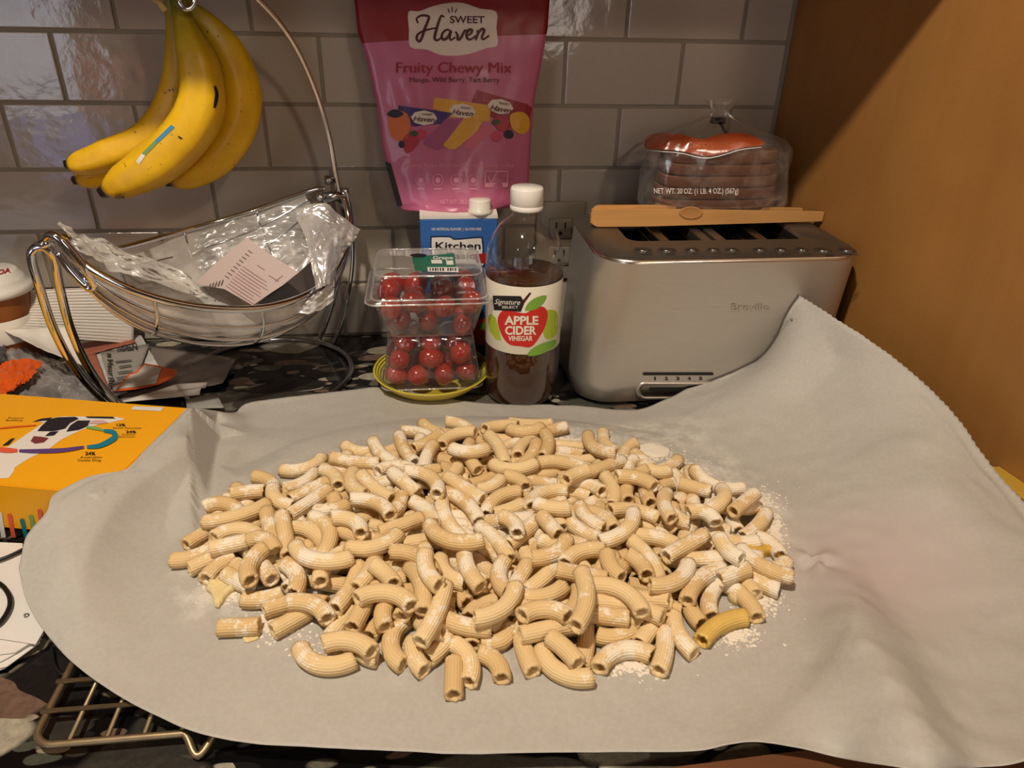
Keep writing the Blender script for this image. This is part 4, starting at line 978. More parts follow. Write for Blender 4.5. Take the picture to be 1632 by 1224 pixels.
sheet('brown_band', [atz(126, 566, .0165), atz(152, 562, .0165), atz(176, 625, .0145), atz(160, 625, .0145)], 8, 12, crumple(.001, 3, 3), PN, EN, .0002)
ep = plane(atz(230, 605, .0175), (0, 0, 1))
WS = empty('newsprint_slip', tuple(atz(190, 590, .014)), 'grey slip with dark newspaper lettering under the basket', 'paper')
sheet('slip', [atz(160, 562, .0185), atz(238, 548, .0185), atz(216, 610, .0160), atz(178, 626, .0155)], 10, 8, crumple(.0006, 3, 3), mat('newsprint', srgb(150, 144, 136), .8), WS, .0002)
text('n Hour Fluo', -30, 30, 0, 9, lambda x, y, n=0: ep(173-y*.95+x*.05, 596+x*.98, .0030), print_black, WS, bold=.03)
text('noitaN', 188, 220, 563, 9, ep, print_black, WS, n=.0030, bold=.03, rot=-.1)
for (x, y, L) in ((184, 580, 26), (190, 588, 20), (188, 597, 24), (186, 606, 18)): strokes([[(x, y), (x+L, y-3)]], 2, ep, mat('ink', srgb(70, 66, 62), .8), WS, .0030, 'print_line', 2)
OL = [(183, 628), (206, 600), (218, 596), (231, 583), (250, 586), (283, 594), (279, 605), (254, 617), (222, 624)]
lo = decal('label', OL, ep, print_orange, EN, .0035)
decal('label_field', [(190, 625), (209, 602), (220, 599), (232, 586), (258, 591), (250, 616), (222, 621)], ep, mat('label_white', srgb(196, 186, 176), .6), lo, .0042)
sheet('white_fold', [atz(185, 642, .010), atz(282, 612, .016), atz(330, 608, .014), atz(318, 630, .006)], 20, 8, lambda u, v_, p: p+V((0, 0, .004*math.sin(u*6)*v_)), mat('white_packet', srgb(205, 198, 188), .6), EN, .0004)
tag(sheet('grey_card', [atz(296, 637, .006), atz(345, 626, .012), atz(357, 650, .012), atz(298, 652, .006)], 4, 4, lambda u, v_, p: p, mat('grey_card', srgb(150, 148, 142), .7), None, .0008), 'small grey card corner sticking out behind the parchment beside the yellow box', 'card')

# ------------------------------------------------------------------ yellow box
BT = .062; ang = math.radians(-13)
bcn = atz(300, 650, BT); ux = V((math.cos(ang), math.sin(ang), 0)); uy = V((-math.sin(ang), math.cos(ang), 0))
ybx = empty('yellow_box', tuple(V((bcn.x, bcn.y, .0125))-ux*.13-uy*.075), 'flat orange yellow carton with a picture of a black and white dog', 'box')
YM = mat('box_yellow', srgb(240, 168, 18), .4)
def bxp(a, b, z): p = V((bcn.x, bcn.y, 0))-ux*a-uy*b; return V((p.x, p.y, z))
W_, D_ = .30, .150
vs = [bxp(0, 0, BT), bxp(W_, 0, BT), bxp(W_, D_, BT), bxp(0, D_, BT)]+[bxp(0, 0, .0128), bxp(W_, 0, .0128), bxp(W_, D_, .0128), bxp(0, D_, .0128)]
bm = bmesh.new(); q = [bm.verts.new(p) for p in vs]
for f_ in ((0, 1, 2, 3), (7, 6, 5, 4), (0, 4, 5, 1), (1, 5, 6, 2), (2, 6, 7, 3), (3, 7, 4, 0)): bm.faces.new([q[i] for i in f_])
bmesh.ops.recalc_face_normals(bm, faces=bm.faces); bmesh.ops.bevel(bm, geom=list(bm.edges), offset=.0008, segments=2, affect='EDGES')
me = bpy.data.meshes.new('b'); bm.to_mesh(me); bm.free(); link('carton', me, YM, ybx, False)
vs2, fs2 = slab([(p.x, p.y) for p in (bxp(-.0012, .001, 0), bxp(-.0012, D_-.001, 0), bxp(-.0001, D_-.001, 0), bxp(-.0001, .001, 0))], .014, BT-.001); mesh('white_end_flap', vs2, fs2, CW, ybx, False)
bt = plane((0, 0, BT), (0, 0, 1))
DW = mat('dog_white', srgb(226, 218, 208), .5); DK = mat('dog_black', srgb(34, 28, 34), .5); TOAN = mat('ring_coral', srgb(222, 92, 62), .5)
dog = decal('dog_print', [(0, 716), (0, 763), (14, 762), (22, 752), (24, 745), (48, 730), (66, 722), (78, 716), (96, 702), (120, 690), (140, 682), (160, 676), (176, 674), (200, 668), (185, 665), (160, 666), (136, 664), (100, 664), (80, 667), (60, 672), (70, 674), (40, 694), (14, 712)], bt, DW, ybx, .0003)
for P in ([(60, 688), (66, 680), (78, 669), (92, 666), (120, 665), (126, 668), (112, 675), (104, 684), (86, 688)], [(52, 673), (66, 668), (84, 666), (76, 671)], [(106, 689), (112, 679), (124, 671), (144, 671), (140, 680), (126, 686)], [(136, 664.5), (180, 665), (184, 668), (140, 667)], [(4, 711), (18, 700), (24, 699), (14, 710)], [(72, 696), (80, 689), (94, 688), (86, 695)]):
    decal('dog_patch', P, bt, DK, dog, .0007)
decal('dog_mouth', [(49, 704), (54, 696), (66, 697), (78, 699), (70, 706), (56, 708)], bt, mat('dog_mouth', srgb(120, 50, 56), .5), dog, .0007)
decal('dog_ear', [(140, 676), (150, 671), (166, 671), (172, 675), (158, 677)], bt, mat('dog_ear', srgb(205, 165, 160), .5), dog, .0009)
def band(pts, wd, m, nm='chart_arc'): strokes([pts], wd, bt, m, ybx, .0012, nm)
strokes([[(-10, 717), (10, 719), (28, 719.5)]], 8, bt, TOAN, ybx, .0012, 'chart_arc')
strokes([[(31, 720), (60, 720.5), (100, 719), (134, 714)]], 7, bt, print_purple, ybx, .0012, 'chart_arc')
strokes([[(139, 714), (158, 712), (176, 704), (184, 697), (180, 690), (166, 688)]], 9, bt, mat('ring_teal', srgb(20, 118, 138), .5), ybx, .0012, 'chart_arc')
strokes([[(138, 682), (152, 684), (166, 687)]], 5, bt, mat('ring_green', srgb(120, 170, 90), .5), ybx, .0012, 'chart_arc')
strokes([[(-10, 685), (20, 682), (58, 679)]], 2.4, bt, print_orange, ybx, .0012, 'chart_arc')
text('12%', 186, 200, 680, 4, bt, print_black, ybx, bold=.03); text('Great Pyrenees', 180, 225, 684, 2.6, bt, print_black, ybx)
text('24%', 201, 217, 691, 4, bt, print_black, ybx, bold=.03); text('Golden', 194, 216, 694.5, 2.4, bt, print_black, ybx); text('Retriever', 190, 216, 698, 2.4, bt, print_black, ybx)
text('24%', 136, 152, 726, 5, bt, print_black, ybx, bold=.03); text('Australian', 128, 163, 731, 3.4, bt, print_black, ybx); text('Cattle Dog', 124, 161, 736, 3.6, bt, print_black, ybx)
text('French', 14, 38, 668, 2.4, bt, print_black, ybx); text('Bulldog', 10, 36, 671.5, 2.4, bt, print_black, ybx)
decal('white_sticker', [(213, 648), (262, 650), (256, 656), (209, 653.5)], bt, CW, ybx, .0006)
bfp = plane(bxp(0, D_, 0), -uy)
for i, (x, m_) in enumerate(((-4, print_white), (12, TOAN), (32, print_teal), (46, mat('bar_green', srgb(120, 160, 90), .5)), (60, TOAN), (75, print_purple), (90, print_orange))):
    h0 = (815, 818, 826, 820, 811, 818, 822)[i]; decal('bar_print', [(x, h0+2), (x+1.5, h0), (x+5.5, h0), (x+7.5, h0+2), (x+14, 856), (x+7, 856)], bfp, m_, ybx, .0006)

# ------------------------------------------------------------------ papers, cable
PW = mat('office_paper', srgb(222, 218, 212), .8)
zs = [.0045+.0016*i for i in range(5)]
specs = [((70, 1010), (8, 1065), 'lowest white sheet of the pile at the left edge'), ((64, 1024), (12, 1062), 'second lowest white sheet of the left pile'), ((66, 1018), (6, 1052), 'middle white sheet of the left pile'), ((68, 1013), (24, 1040), 'second white sheet from the top of the left pile'), ((71, 1003), (57, 1027), 'topmost white printed sheet of the pile at the left edge')]
for i, (c1, c2, lb_) in enumerate(specs):
    z = zs[i]; A = atz(c1[0], c1[1], z); B = atz(c2[0], c2[1], z)
    if i < 4: poly = [A, atz(40, 900, z), atz(-60, 900, z), atz(-60, c2[1]+8, z), atz(0, c2[1]+3, z), B]
    else: poly = [A, atz(38, 925, z), atz(36, 866, z), atz(-60, 862, z), atz(-60, 1022, z), atz(0, 1018, z), B]
    vs, fs = slab([(p.x, p.y) for p in reversed(poly)], z-.0004, z+.0002); o = mesh('paper_sheet', vs, fs, PW, smooth=False); tag(o, lb_, 'paper', 'white papers at the left')
top = o; tpz = plane((0, 0, zs[4]+.0003), (0, 0, 1)); o.name = 'paper_sheet'
text('D', 39, 47, 985, 6, tpz, print_black, o, n=.0002, rot=-.25); text('D', 41, 48, 984, 6, tpz, print_black, o, n=.0002, rot=-.25)
zw = zs[4]+.0035
def cable(pts, lb_, r=.0016):
    v, f = tube(cat([atz(*q) for q in pts], 8), r, 8); return tag(mesh('cable', v, f, black), lb_, 'cable')
cable([(-40, 905, zw), (0, 892, zw), (20, 884, zw), (44, 872, zw)], 'thin black cable crossing the white papers just below the yellow box')
cable([(-40, 925, zw), (-5, 928, zw), (12, 944, zw), (16, 962, zw), (8, 982, zw), (-8, 998, zw), (-40, 1010, zw)], 'black cable looping over the white papers at the left edge', .0019)
cable([(100, 1035, .004), (84, 1030, .004), (84, 1046, .004), (88, 1062, .004), (98, 1074, .004), (108, 1072, .004)], 'short black cable curling beside the cooling rack corner', .0014)

# ------------------------------------------------------------------ cooling rack and cutting board
RK = mat('rack_metal', srgb(150, 132, 102), .42, .8, var=.25, vscale=120)
rz = .0105; rx0, ry0 = atz(48, 1190, rz).x, atz(48, 1190, rz).y; rx1, ry1 = rx0+.42, ry0+.245
rk = empty('cooling_rack', (rx0+.2, ry0+.15, 0), 'brass coloured wire cooling rack under the left front of the parchment', 'rack')
nx0 = atz(288, 1195, rz).x; nxm = atz(315, 1212, rz); nx1 = atz(345, 1190, rz).x
rr_ = .014
nx0 = atz(283, 1195, rz).x; nx1 = atz(343, 1192, rz).x
fr = [(a, b, rz) for a, b in rrect(rx0, rx1, ry0, ry1, rr_, 8)]
dip = [(nx0+(nx1-nx0)*q/14, ry0-.013*(.5-.5*math.cos(2*math.pi*q/14)), rz-.006*(.5-.5*math.cos(2*math.pi*q/14))) for q in range(15)]
i_ = 27; fr = fr[:i_]+dip+fr[i_:]
v, f = tube(fr, .0026, 10, True); mesh('frame', v, f, RK, rk)
k = 0
y = ry0+.0245
while y < ry1-.01:
    v, f = tube([(rx0-.003, y, rz+.0028), (rx1+.003, y, rz+.0028)], .0017, 8); mesh('wire', v, f, RK, rk); y += .0245
x = rx0+.0235
while x < rx1-.01:
    v, f = tube([(x, ry0-.0005, rz+.0005), (x, ry1, rz+.0005)], .0017, 8); mesh('wire', v, f, RK, rk); x += .0235
for (x, y) in ((rx0+.06, ry1), (rx1-.06, ry1), (rx1-.06, ry0)):
    v, f = tube(cat([(x-.012, y, rz), (x-.006, y, .003), (x+.006, y, .003), (x+.012, y, rz)], 5), .0024, 8); mesh('foot', v, f, RK, rk)
b0 = atz(1062, 1224, .016); b1 = atz(1270, 1197, .016); bd = (b1-b0).normalized(); bnn = V((bd.y, -bd.x, 0))
c0 = b0-bd*.02; c1_ = b0+bd*.42
vs, fs = slab([(p.x, p.y) for p in (c0+bnn*.09, c1_+bnn*.09, c1_, c0)], .0006, .016)
tag(mesh('cutting_board', vs, fs, BROWN, smooth=False), 'dark brown wooden board at the counter front under the parchment edge', 'board')
# package by the panel at the right edge
pkx = panelx(-.47)
pkg = empty('snack_package', (pkx-.03, -.46, 0), 'yellow and red package beside the wooden panel at the right edge', 'package')
vs, fs = slab([(panelx(-.47)-.001, -.47), (panelx(-.47)-.022, -.47), (panelx(-.60)-.026, -.60), (panelx(-.60)-.001, -.60)], .0005, .046)
mesh('package_body', vs, fs, mat('package_yellow', srgb(196, 158, 62), .35, bump=.3, bscale=60), pkg, False)
link('dark_edge', boxm(panelx(-.53)-.024, panelx(-.53)-.004, -.535, -.528, .046, .0468), print_black, pkg, False)
link('red_print', boxm(panelx(-.56)-.026, panelx(-.56)-.006, -.590, -.536, .046, .0466), print_red, pkg, False)

# settled poses of the pasta: shape, x, y, z, rotation, mark
PASTA_DATA = [
(0,0.3610,-0.5947,0.0284,0.00,0.00,-0.03,'e1'),(0,0.3983,-0.5925,0.0284,-0.00,0.00,0.64,'e2'),(2,0.3731,-0.5678,0.0284,0.00,0.00,0.09,'e3'),(0,0.3722,-0.5445,0.0382,0.00,-0.01,-1.04,''),
(14,0.4245,-0.6360,0.0284,-0.00,0.00,-0.38,'e4'),(8,0.4462,-0.6264,0.0394,-3.12,-0.03,-0.31,''),(9,0.4498,-0.6214,0.0284,-0.00,-0.00,-1.18,''),(14,0.4738,-0.6199,0.0284,0.00,-0.00,-1.64,''),
(2,0.4912,-0.6352,0.0284,-0.00,0.00,-1.32,''),(16,0.5083,-0.6132,0.0482,-2.82,0.01,-1.91,''),(13,0.5156,-0.6191,0.0284,3.14,0.00,-1.91,''),(8,0.5300,-0.6418,0.0284,-3.14,-0.00,-1.33,''),
(0,0.5185,-0.6559,0.0284,0.00,-0.00,-1.64,''),(3,0.5487,-0.6459,0.0284,3.14,-0.00,-1.04,''),(14,0.4724,-0.5929,0.0505,3.10,-0.00,-0.27,''),(0,0.4223,-0.5538,0.0284,-0.03,-0.00,-0.31,''),
(11,0.4420,-0.5717,0.0380,2.59,0.02,-1.89,''),(0,0.4695,-0.5719,0.0390,-0.02,-0.08,0.37,''),(8,0.4152,-0.5880,0.0393,-3.09,0.01,-0.54,''),(0,0.4365,-0.5993,0.0284,0.00,-0.00,1.05,''),
(0,0.4512,-0.6006,0.0395,0.00,-0.04,-1.89,''),(8,0.3626,-0.5490,0.0482,3.04,-0.03,1.45,''),(8,0.3992,-0.5563,0.0398,-3.13,0.01,-1.23,''),(0,0.3499,-0.5446,0.0284,-0.00,-0.00,-0.65,''),
(0,0.3198,-0.5190,0.0284,0.00,0.00,0.59,''),(2,0.3302,-0.5271,0.0284,3.14,0.00,0.92,''),(0,0.3548,-0.5339,0.0284,0.01,0.00,-0.63,''),(4,0.5545,-0.6264,0.0284,-3.14,0.00,-2.57,''),
(11,0.5700,-0.6326,0.0284,0.00,0.00,-1.51,'e5'),(9,0.5880,-0.6183,0.0485,3.00,-0.04,-0.17,''),(17,0.6176,-0.6214,0.0587,2.99,0.02,-1.83,'e6'),(11,0.6168,-0.6340,0.0284,-3.14,0.00,-1.83,''),
(1,0.5978,-0.6480,0.0390,-2.95,0.01,-1.00,'e7'),(14,0.5915,-0.6582,0.0284,0.00,-0.00,-0.76,'e8'),(14,0.6396,-0.6442,0.0284,3.14,-0.00,0.19,'e9'),(6,0.6725,-0.6472,0.0284,-3.14,-0.00,-1.97,'e10'),
(7,0.6874,-0.6335,0.0284,0.00,0.00,-1.48,''),(5,0.6692,-0.6247,0.0284,-0.00,0.00,-2.31,''),(2,0.7049,-0.6106,0.0284,0.00,0.00,-1.57,''),(12,0.7219,-0.6269,0.0284,3.14,0.00,0.43,'e11'),
(7,0.7236,-0.6001,0.0284,0.00,-0.00,-2.05,''),(9,0.7878,-0.5729,0.0284,-0.00,-0.00,0.01,''),(0,0.6362,-0.6207,0.0388,0.00,0.02,-0.24,''),(19,0.6462,-0.6050,0.0506,-3.04,-0.01,-0.65,''),
(0,0.5761,-0.6072,0.0390,-0.00,-0.05,-0.31,''),(8,0.5905,-0.5971,0.0397,0.01,0.00,0.17,''),(3,0.6405,-0.6318,0.0284,-0.00,0.00,0.11,''),(13,0.5571,-0.6153,0.0497,0.09,0.01,0.74,''),
(3,0.5418,-0.5907,0.0284,3.14,-0.00,0.54,''),(5,0.6222,-0.5846,0.0482,0.00,0.01,-0.36,''),(6,0.5935,-0.5772,0.0397,-0.58,-0.01,0.75,''),(0,0.5764,-0.5720,0.0397,-0.00,-0.00,1.07,''),
(2,0.6463,-0.5805,0.0508,0.19,0.02,-1.41,''),(13,0.6960,-0.5965,0.0466,0.07,0.02,0.54,''),(1,0.6848,-0.6034,0.0283,0.51,-0.00,-0.68,''),(0,0.7475,-0.5860,0.0397,0.01,0.01,0.33,''),
(0,0.7555,-0.4699,0.0398,0.01,0.03,-0.51,''),(5,0.7899,-0.5033,0.0454,-0.00,0.01,-2.48,'e12'),(11,0.8002,-0.5165,0.0284,3.14,0.00,-2.41,''),(8,0.5821,-0.3399,0.0381,2.91,0.04,0.16,''),
(9,0.6085,-0.3590,0.0412,-0.07,-0.02,-0.04,''),(0,0.6535,-0.3724,0.0284,0.00,-0.00,-0.22,''),(0,0.7242,-0.4040,0.0284,0.00,0.00,-1.20,''),(4,0.7254,-0.4376,0.0380,2.96,-0.05,2.64,''),
(12,0.6285,-0.3845,0.0398,-3.13,-0.01,-1.78,''),(14,0.3832,-0.3896,0.0284,0.00,-0.00,0.47,'e13'),(8,0.4323,-0.3636,0.0284,-0.00,0.00,-0.43,''),(9,0.4273,-0.3859,0.0284,0.00,0.00,-0.83,''),
(0,0.4659,-0.3649,0.0284,-0.00,0.00,0.57,''),(2,0.4122,-0.3977,0.0284,-0.00,-0.00,-0.26,''),(1,0.3380,-0.4395,0.0394,-3.11,0.03,0.14,''),(1,0.3175,-0.4590,0.0284,3.14,0.00,0.83,''),
(9,0.3407,-0.4937,0.0396,-3.06,0.01,-0.00,''),(5,0.3941,-0.4426,0.0395,-0.00,-0.01,0.68,''),(8,0.3665,-0.4546,0.0404,-0.11,0.01,-0.94,''),(0,0.3377,-0.5132,0.0394,0.00,0.02,0.25,''),
(6,0.5056,-0.3680,0.0396,-0.08,0.01,0.78,''),(14,0.5314,-0.3573,0.0398,3.08,-0.03,0.52,''),(9,0.5450,-0.4067,0.0505,-0.15,-0.00,-0.08,''),(14,0.5192,-0.4343,0.0391,0.00,-0.02,0.48,''),
(9,0.4733,-0.4099,0.0395,3.11,-0.00,-0.05,''),(19,0.4136,-0.5503,0.0494,-0.09,-0.00,-0.39,''),(14,0.4613,-0.5384,0.0492,-0.13,0.01,0.33,''),(19,0.5190,-0.5444,0.0569,-0.04,-0.03,-0.57,''),
(19,0.5068,-0.4468,0.0501,3.08,-0.01,-0.93,''),(2,0.5769,-0.4876,0.0397,-0.40,-0.01,0.43,''),(0,0.6066,-0.5237,0.0491,-0.00,-0.02,-1.21,''),(3,0.5761,-0.5188,0.0493,3.07,-0.02,-1.15,''),
(2,0.6113,-0.5042,0.0522,-0.00,0.04,-0.28,''),(12,0.6771,-0.4667,0.0397,-3.14,0.00,-1.66,''),(2,0.6436,-0.4501,0.0480,0.47,0.04,-2.65,''),(18,0.6708,-0.5348,0.0479,-0.09,-0.01,0.76,''),
(7,0.6969,-0.5366,0.0397,-3.06,-0.01,-0.42,''),(10,0.7163,-0.5575,0.0470,-0.00,0.01,0.53,''),(4,0.7241,-0.5090,0.0384,0.05,-0.02,-1.35,''),(4,0.7471,-0.5176,0.0482,-2.87,0.02,-0.71,''),
(8,0.6049,-0.5596,0.0498,0.01,-0.03,0.54,''),(8,0.6269,-0.5576,0.0479,-3.02,-0.01,0.33,''),(17,0.5324,-0.5632,0.0481,-0.29,-0.03,-1.44,''),(13,0.4943,-0.5523,0.0485,-3.04,-0.01,-0.69,''),
(7,0.5017,-0.5802,0.0582,0.22,0.01,-1.32,''),(3,0.4184,-0.4773,0.0421,-0.22,0.01,0.23,''),(13,0.4579,-0.4800,0.0496,-3.14,-0.02,-0.64,''),(7,0.4761,-0.4758,0.0396,-2.97,-0.00,-1.99,''),
(7,0.5022,-0.4815,0.0391,3.04,-0.00,-1.05,''),(9,0.4400,-0.5053,0.0507,3.05,0.02,-0.70,''),(3,0.6740,-0.5732,0.0436,2.72,0.03,-1.23,''),(8,0.6997,-0.4644,0.0508,-3.08,-0.01,-0.55,''),
(2,0.7470,-0.5695,0.0503,0.38,0.01,-1.29,''),(3,0.8021,-0.5423,0.0284,-3.14,-0.00,-1.19,''),(3,0.5898,-0.4426,0.0401,3.11,0.00,-0.86,''),(3,0.5637,-0.4514,0.0396,0.01,-0.02,0.58,''),
(8,0.5159,-0.5641,0.0399,-0.12,-0.02,-1.07,''),(2,0.4699,-0.5725,0.0503,2.51,0.02,-0.95,''),(3,0.3690,-0.5193,0.0476,-2.36,-0.01,-0.59,''),(18,0.5328,-0.4801,0.0285,-0.02,0.01,2.86,''),
(12,0.5715,-0.4445,0.0285,0.10,-0.02,0.51,'~'),(18,0.6126,-0.5237,0.0284,0.01,0.00,-2.15,'~'),(16,0.6084,-0.3916,0.0284,0.08,0.01,2.70,'~'),(14,0.4672,-0.5835,0.0284,-0.01,0.00,0.16,''),
(6,0.7463,-0.5456,0.0297,0.18,-0.11,-1.05,''),(12,0.6651,-0.4996,0.0286,0.16,-0.04,-1.31,''),(12,0.5355,-0.4936,0.0284,-0.00,-0.01,2.72,''),(12,0.5046,-0.5210,0.0373,-2.98,0.10,-0.00,''),
(19,0.5479,-0.3263,0.0286,3.06,-0.04,-1.07,''),(12,0.7252,-0.5637,0.0284,0.02,0.01,0.93,''),(8,0.5007,-0.4917,0.0284,0.11,-0.03,2.71,''),(8,0.3839,-0.4137,0.0284,-0.01,-0.00,0.77,''),
(16,0.3740,-0.4976,0.0291,0.20,0.06,-2.22,''),(17,0.7819,-0.4937,0.0284,0.00,0.01,-1.88,''),(6,0.3100,-0.4820,0.0284,0.01,-0.00,-2.40,''),(13,0.3360,-0.4445,0.0285,-3.12,0.01,-0.77,''),
(19,0.7037,-0.4302,0.0286,3.00,-0.07,1.58,''),(16,0.6219,-0.4889,0.0284,-0.01,-0.00,-2.20,''),(18,0.6405,-0.5872,0.0283,0.05,0.01,-1.26,'~'),(18,0.5484,-0.5505,0.0294,2.98,0.10,2.09,''),
(17,0.6198,-0.4363,0.0284,0.02,0.01,-0.27,''),(19,0.4351,-0.4192,0.0286,0.04,-0.04,-2.87,''),(12,0.4977,-0.3697,0.0290,2.93,-0.08,1.79,''),(11,0.7624,-0.4472,0.0285,3.13,0.01,1.43,''),
(8,0.7125,-0.5352,0.0286,3.04,0.04,-1.43,''),(16,0.3939,-0.4533,0.0284,0.09,-0.01,-1.34,'~'),(7,0.4385,-0.5095,0.0284,0.01,0.00,0.64,''),(12,0.5292,-0.3906,0.0284,3.14,0.01,2.77,''),
(16,0.4886,-0.4260,0.0285,0.21,0.03,1.87,'~'),(16,0.4597,-0.4668,0.0290,2.91,0.05,0.52,''),(7,0.7112,-0.3850,0.0284,0.06,-0.01,-2.15,''),(8,0.4773,-0.3732,0.0285,0.11,0.04,0.64,''),
(13,0.5859,-0.4733,0.0284,-3.14,0.01,0.84,'~'),(12,0.4345,-0.5738,0.0284,0.00,-0.01,-2.11,''),(6,0.5620,-0.4247,0.0286,0.08,0.03,0.54,''),(12,0.5946,-0.3307,0.0284,-0.01,-0.00,2.91,'~'),
(13,0.5054,-0.4226,0.0284,0.01,0.00,-0.64,'~'),(10,0.6056,-0.5867,0.0284,0.16,0.01,2.91,''),(10,0.6845,-0.4300,0.0285,-0.11,-0.02,1.98,''),(13,0.4500,-0.5188,0.0285,-3.12,0.01,1.19,''),
(19,0.5971,-0.5546,0.0285,-3.13,-0.00,2.51,''),(7,0.7525,-0.6036,0.0284,3.12,0.01,-1.30,''),(8,0.3795,-0.5216,0.0293,2.81,0.15,-2.48,''),(10,0.7054,-0.4821,0.0284,-2.92,-0.00,-0.76,''),
(11,0.5177,-0.5693,0.0286,0.28,0.05,2.28,''),(12,0.5889,-0.6123,0.0284,0.02,-0.00,-0.53,''),(16,0.3584,-0.4650,0.0287,2.84,0.05,-2.18,''),(10,0.5763,-0.5010,0.0298,-0.12,-0.08,0.73,''),
(6,0.7720,-0.4714,0.0287,0.13,-0.05,-1.63,''),(8,0.6595,-0.4690,0.0285,-0.02,0.01,-2.77,''),(8,0.3510,-0.4085,0.0286,0.06,0.04,2.29,''),(18,0.7535,-0.5014,0.0288,3.06,-0.05,1.91,''),
(13,0.5012,-0.5780,0.0285,-3.12,0.01,2.32,''),(14,0.6262,-0.4201,0.0284,2.92,0.07,-2.85,''),(12,0.6922,-0.3695,0.0291,0.30,-0.10,-1.54,''),(6,0.6916,-0.5580,0.0296,2.54,-0.14,-1.38,''),
(12,0.4194,-0.4467,0.0284,3.11,-0.01,0.84,''),(12,0.6440,-0.5117,0.0284,0.05,-0.01,-1.16,'~'),(7,0.7695,-0.5828,0.0284,0.02,0.01,-1.00,''),(8,0.4350,-0.4066,0.0285,-3.12,-0.00,0.21,''),
(6,0.3980,-0.4979,0.0284,3.02,-0.02,0.19,''),(13,0.5810,-0.3527,0.0284,0.02,0.02,-0.24,''),(7,0.3992,-0.5335,0.0284,0.00,-0.01,0.86,''),(8,0.5681,-0.3949,0.0285,-0.02,0.00,-2.77,''),
(14,0.4575,-0.4556,0.0284,0.01,0.00,0.73,''),(18,0.7161,-0.4786,0.0283,3.09,-0.02,2.41,''),(18,0.4879,-0.5480,0.0284,0.01,-0.01,-2.48,'~'),(6,0.5811,-0.4496,0.0284,3.12,-0.01,0.59,'~'),
(11,0.6183,-0.3246,0.0284,-3.14,0.00,3.00,''),(6,0.7118,-0.5030,0.0298,3.08,0.10,-0.83,''),(12,0.5248,-0.4534,0.0284,2.97,0.03,-2.80,''),(6,0.5918,-0.6310,0.0284,-3.13,-0.01,-0.90,''),
(8,0.6502,-0.5404,0.0285,0.02,0.02,-0.07,''),(13,0.6424,-0.3817,0.0285,-0.01,-0.01,3.08,''),(18,0.5028,-0.3369,0.0286,3.10,0.03,-0.65,''),(7,0.6759,-0.4957,0.0284,3.12,-0.01,1.81,''),
(7,0.4694,-0.5976,0.0284,0.02,0.01,-2.43,''),(10,0.3685,-0.4961,0.0399,-3.00,0.08,-1.27,''),(13,0.7668,-0.5358,0.0287,0.11,-0.05,-0.49,''),(17,0.7286,-0.5266,0.0284,0.01,-0.00,-2.04,''),
(18,0.4111,-0.5393,0.0284,0.03,-0.01,-2.69,''),(18,0.7502,-0.4561,0.0285,0.05,0.03,1.32,''),(13,0.5830,-0.4218,0.0285,0.13,-0.05,0.96,'~'),(13,0.5782,-0.5032,0.0403,-2.52,-0.04,-3.04,''),
(19,0.6294,-0.5138,0.0397,-2.90,0.08,1.91,''),(16,0.4782,-0.5426,0.0297,3.10,0.07,0.70,''),(6,0.6812,-0.5878,0.0286,0.12,-0.03,2.63,''),(19,0.5163,-0.4683,0.0291,0.27,-0.13,0.12,''),
(7,0.6502,-0.4227,0.0284,3.14,-0.01,-2.64,''),(7,0.5392,-0.6105,0.0284,3.12,-0.00,1.02,''),(17,0.7394,-0.4227,0.0285,-0.01,0.01,0.44,''),(18,0.5162,-0.3330,0.0284,3.10,0.01,2.56,''),
(14,0.6898,-0.5000,0.0284,3.12,-0.01,2.13,''),(14,0.4175,-0.4733,0.0316,2.62,0.15,-1.94,''),(17,0.4511,-0.5153,0.0388,-2.84,-0.11,2.83,''),(11,0.5879,-0.5717,0.0284,-0.02,-0.01,-3.00,''),
(6,0.4812,-0.3921,0.0286,2.83,0.05,2.92,'~'),(7,0.5848,-0.3693,0.0289,0.11,0.06,-2.59,''),(18,0.5323,-0.5690,0.0285,-3.12,0.00,2.49,''),(12,0.5476,-0.5181,0.0291,-0.16,-0.02,-0.65,''),
(12,0.7210,-0.5660,0.0387,-2.70,0.15,2.91,''),(12,0.3993,-0.5739,0.0285,0.03,0.02,-3.12,''),(18,0.6387,-0.5782,0.0394,-0.52,0.15,-1.98,''),(11,0.4050,-0.4294,0.0284,0.16,-0.02,-1.74,'~'),
(14,0.3265,-0.4572,0.0384,-2.67,0.11,-0.54,''),(18,0.6667,-0.5241,0.0285,-0.01,0.01,-0.63,''),(6,0.6387,-0.4530,0.0285,3.03,-0.02,-0.38,''),(13,0.4957,-0.5880,0.0391,-3.13,0.01,0.60,''),
(12,0.6084,-0.4012,0.0391,-0.30,-0.10,1.02,''),(14,0.4716,-0.5918,0.0396,-2.96,0.04,1.04,''),(10,0.6001,-0.5969,0.0284,-0.03,-0.00,2.90,''),(13,0.5920,-0.4548,0.0288,0.08,0.05,-2.72,''),
(8,0.4620,-0.4303,0.0355,-0.50,-0.16,0.19,''),(18,0.4900,-0.4286,0.0387,-0.29,0.07,-2.42,''),(18,0.6620,-0.4000,0.0284,0.02,0.00,0.03,''),(11,0.4574,-0.3948,0.0284,0.00,0.00,2.12,'~'),
(8,0.5632,-0.3705,0.0284,-3.13,0.00,-1.62,''),(16,0.6780,-0.4276,0.0391,-2.52,-0.12,-2.59,''),(18,0.3439,-0.4330,0.0284,0.05,0.01,-0.28,''),(12,0.5377,-0.4113,0.0284,0.03,-0.00,-0.34,''),
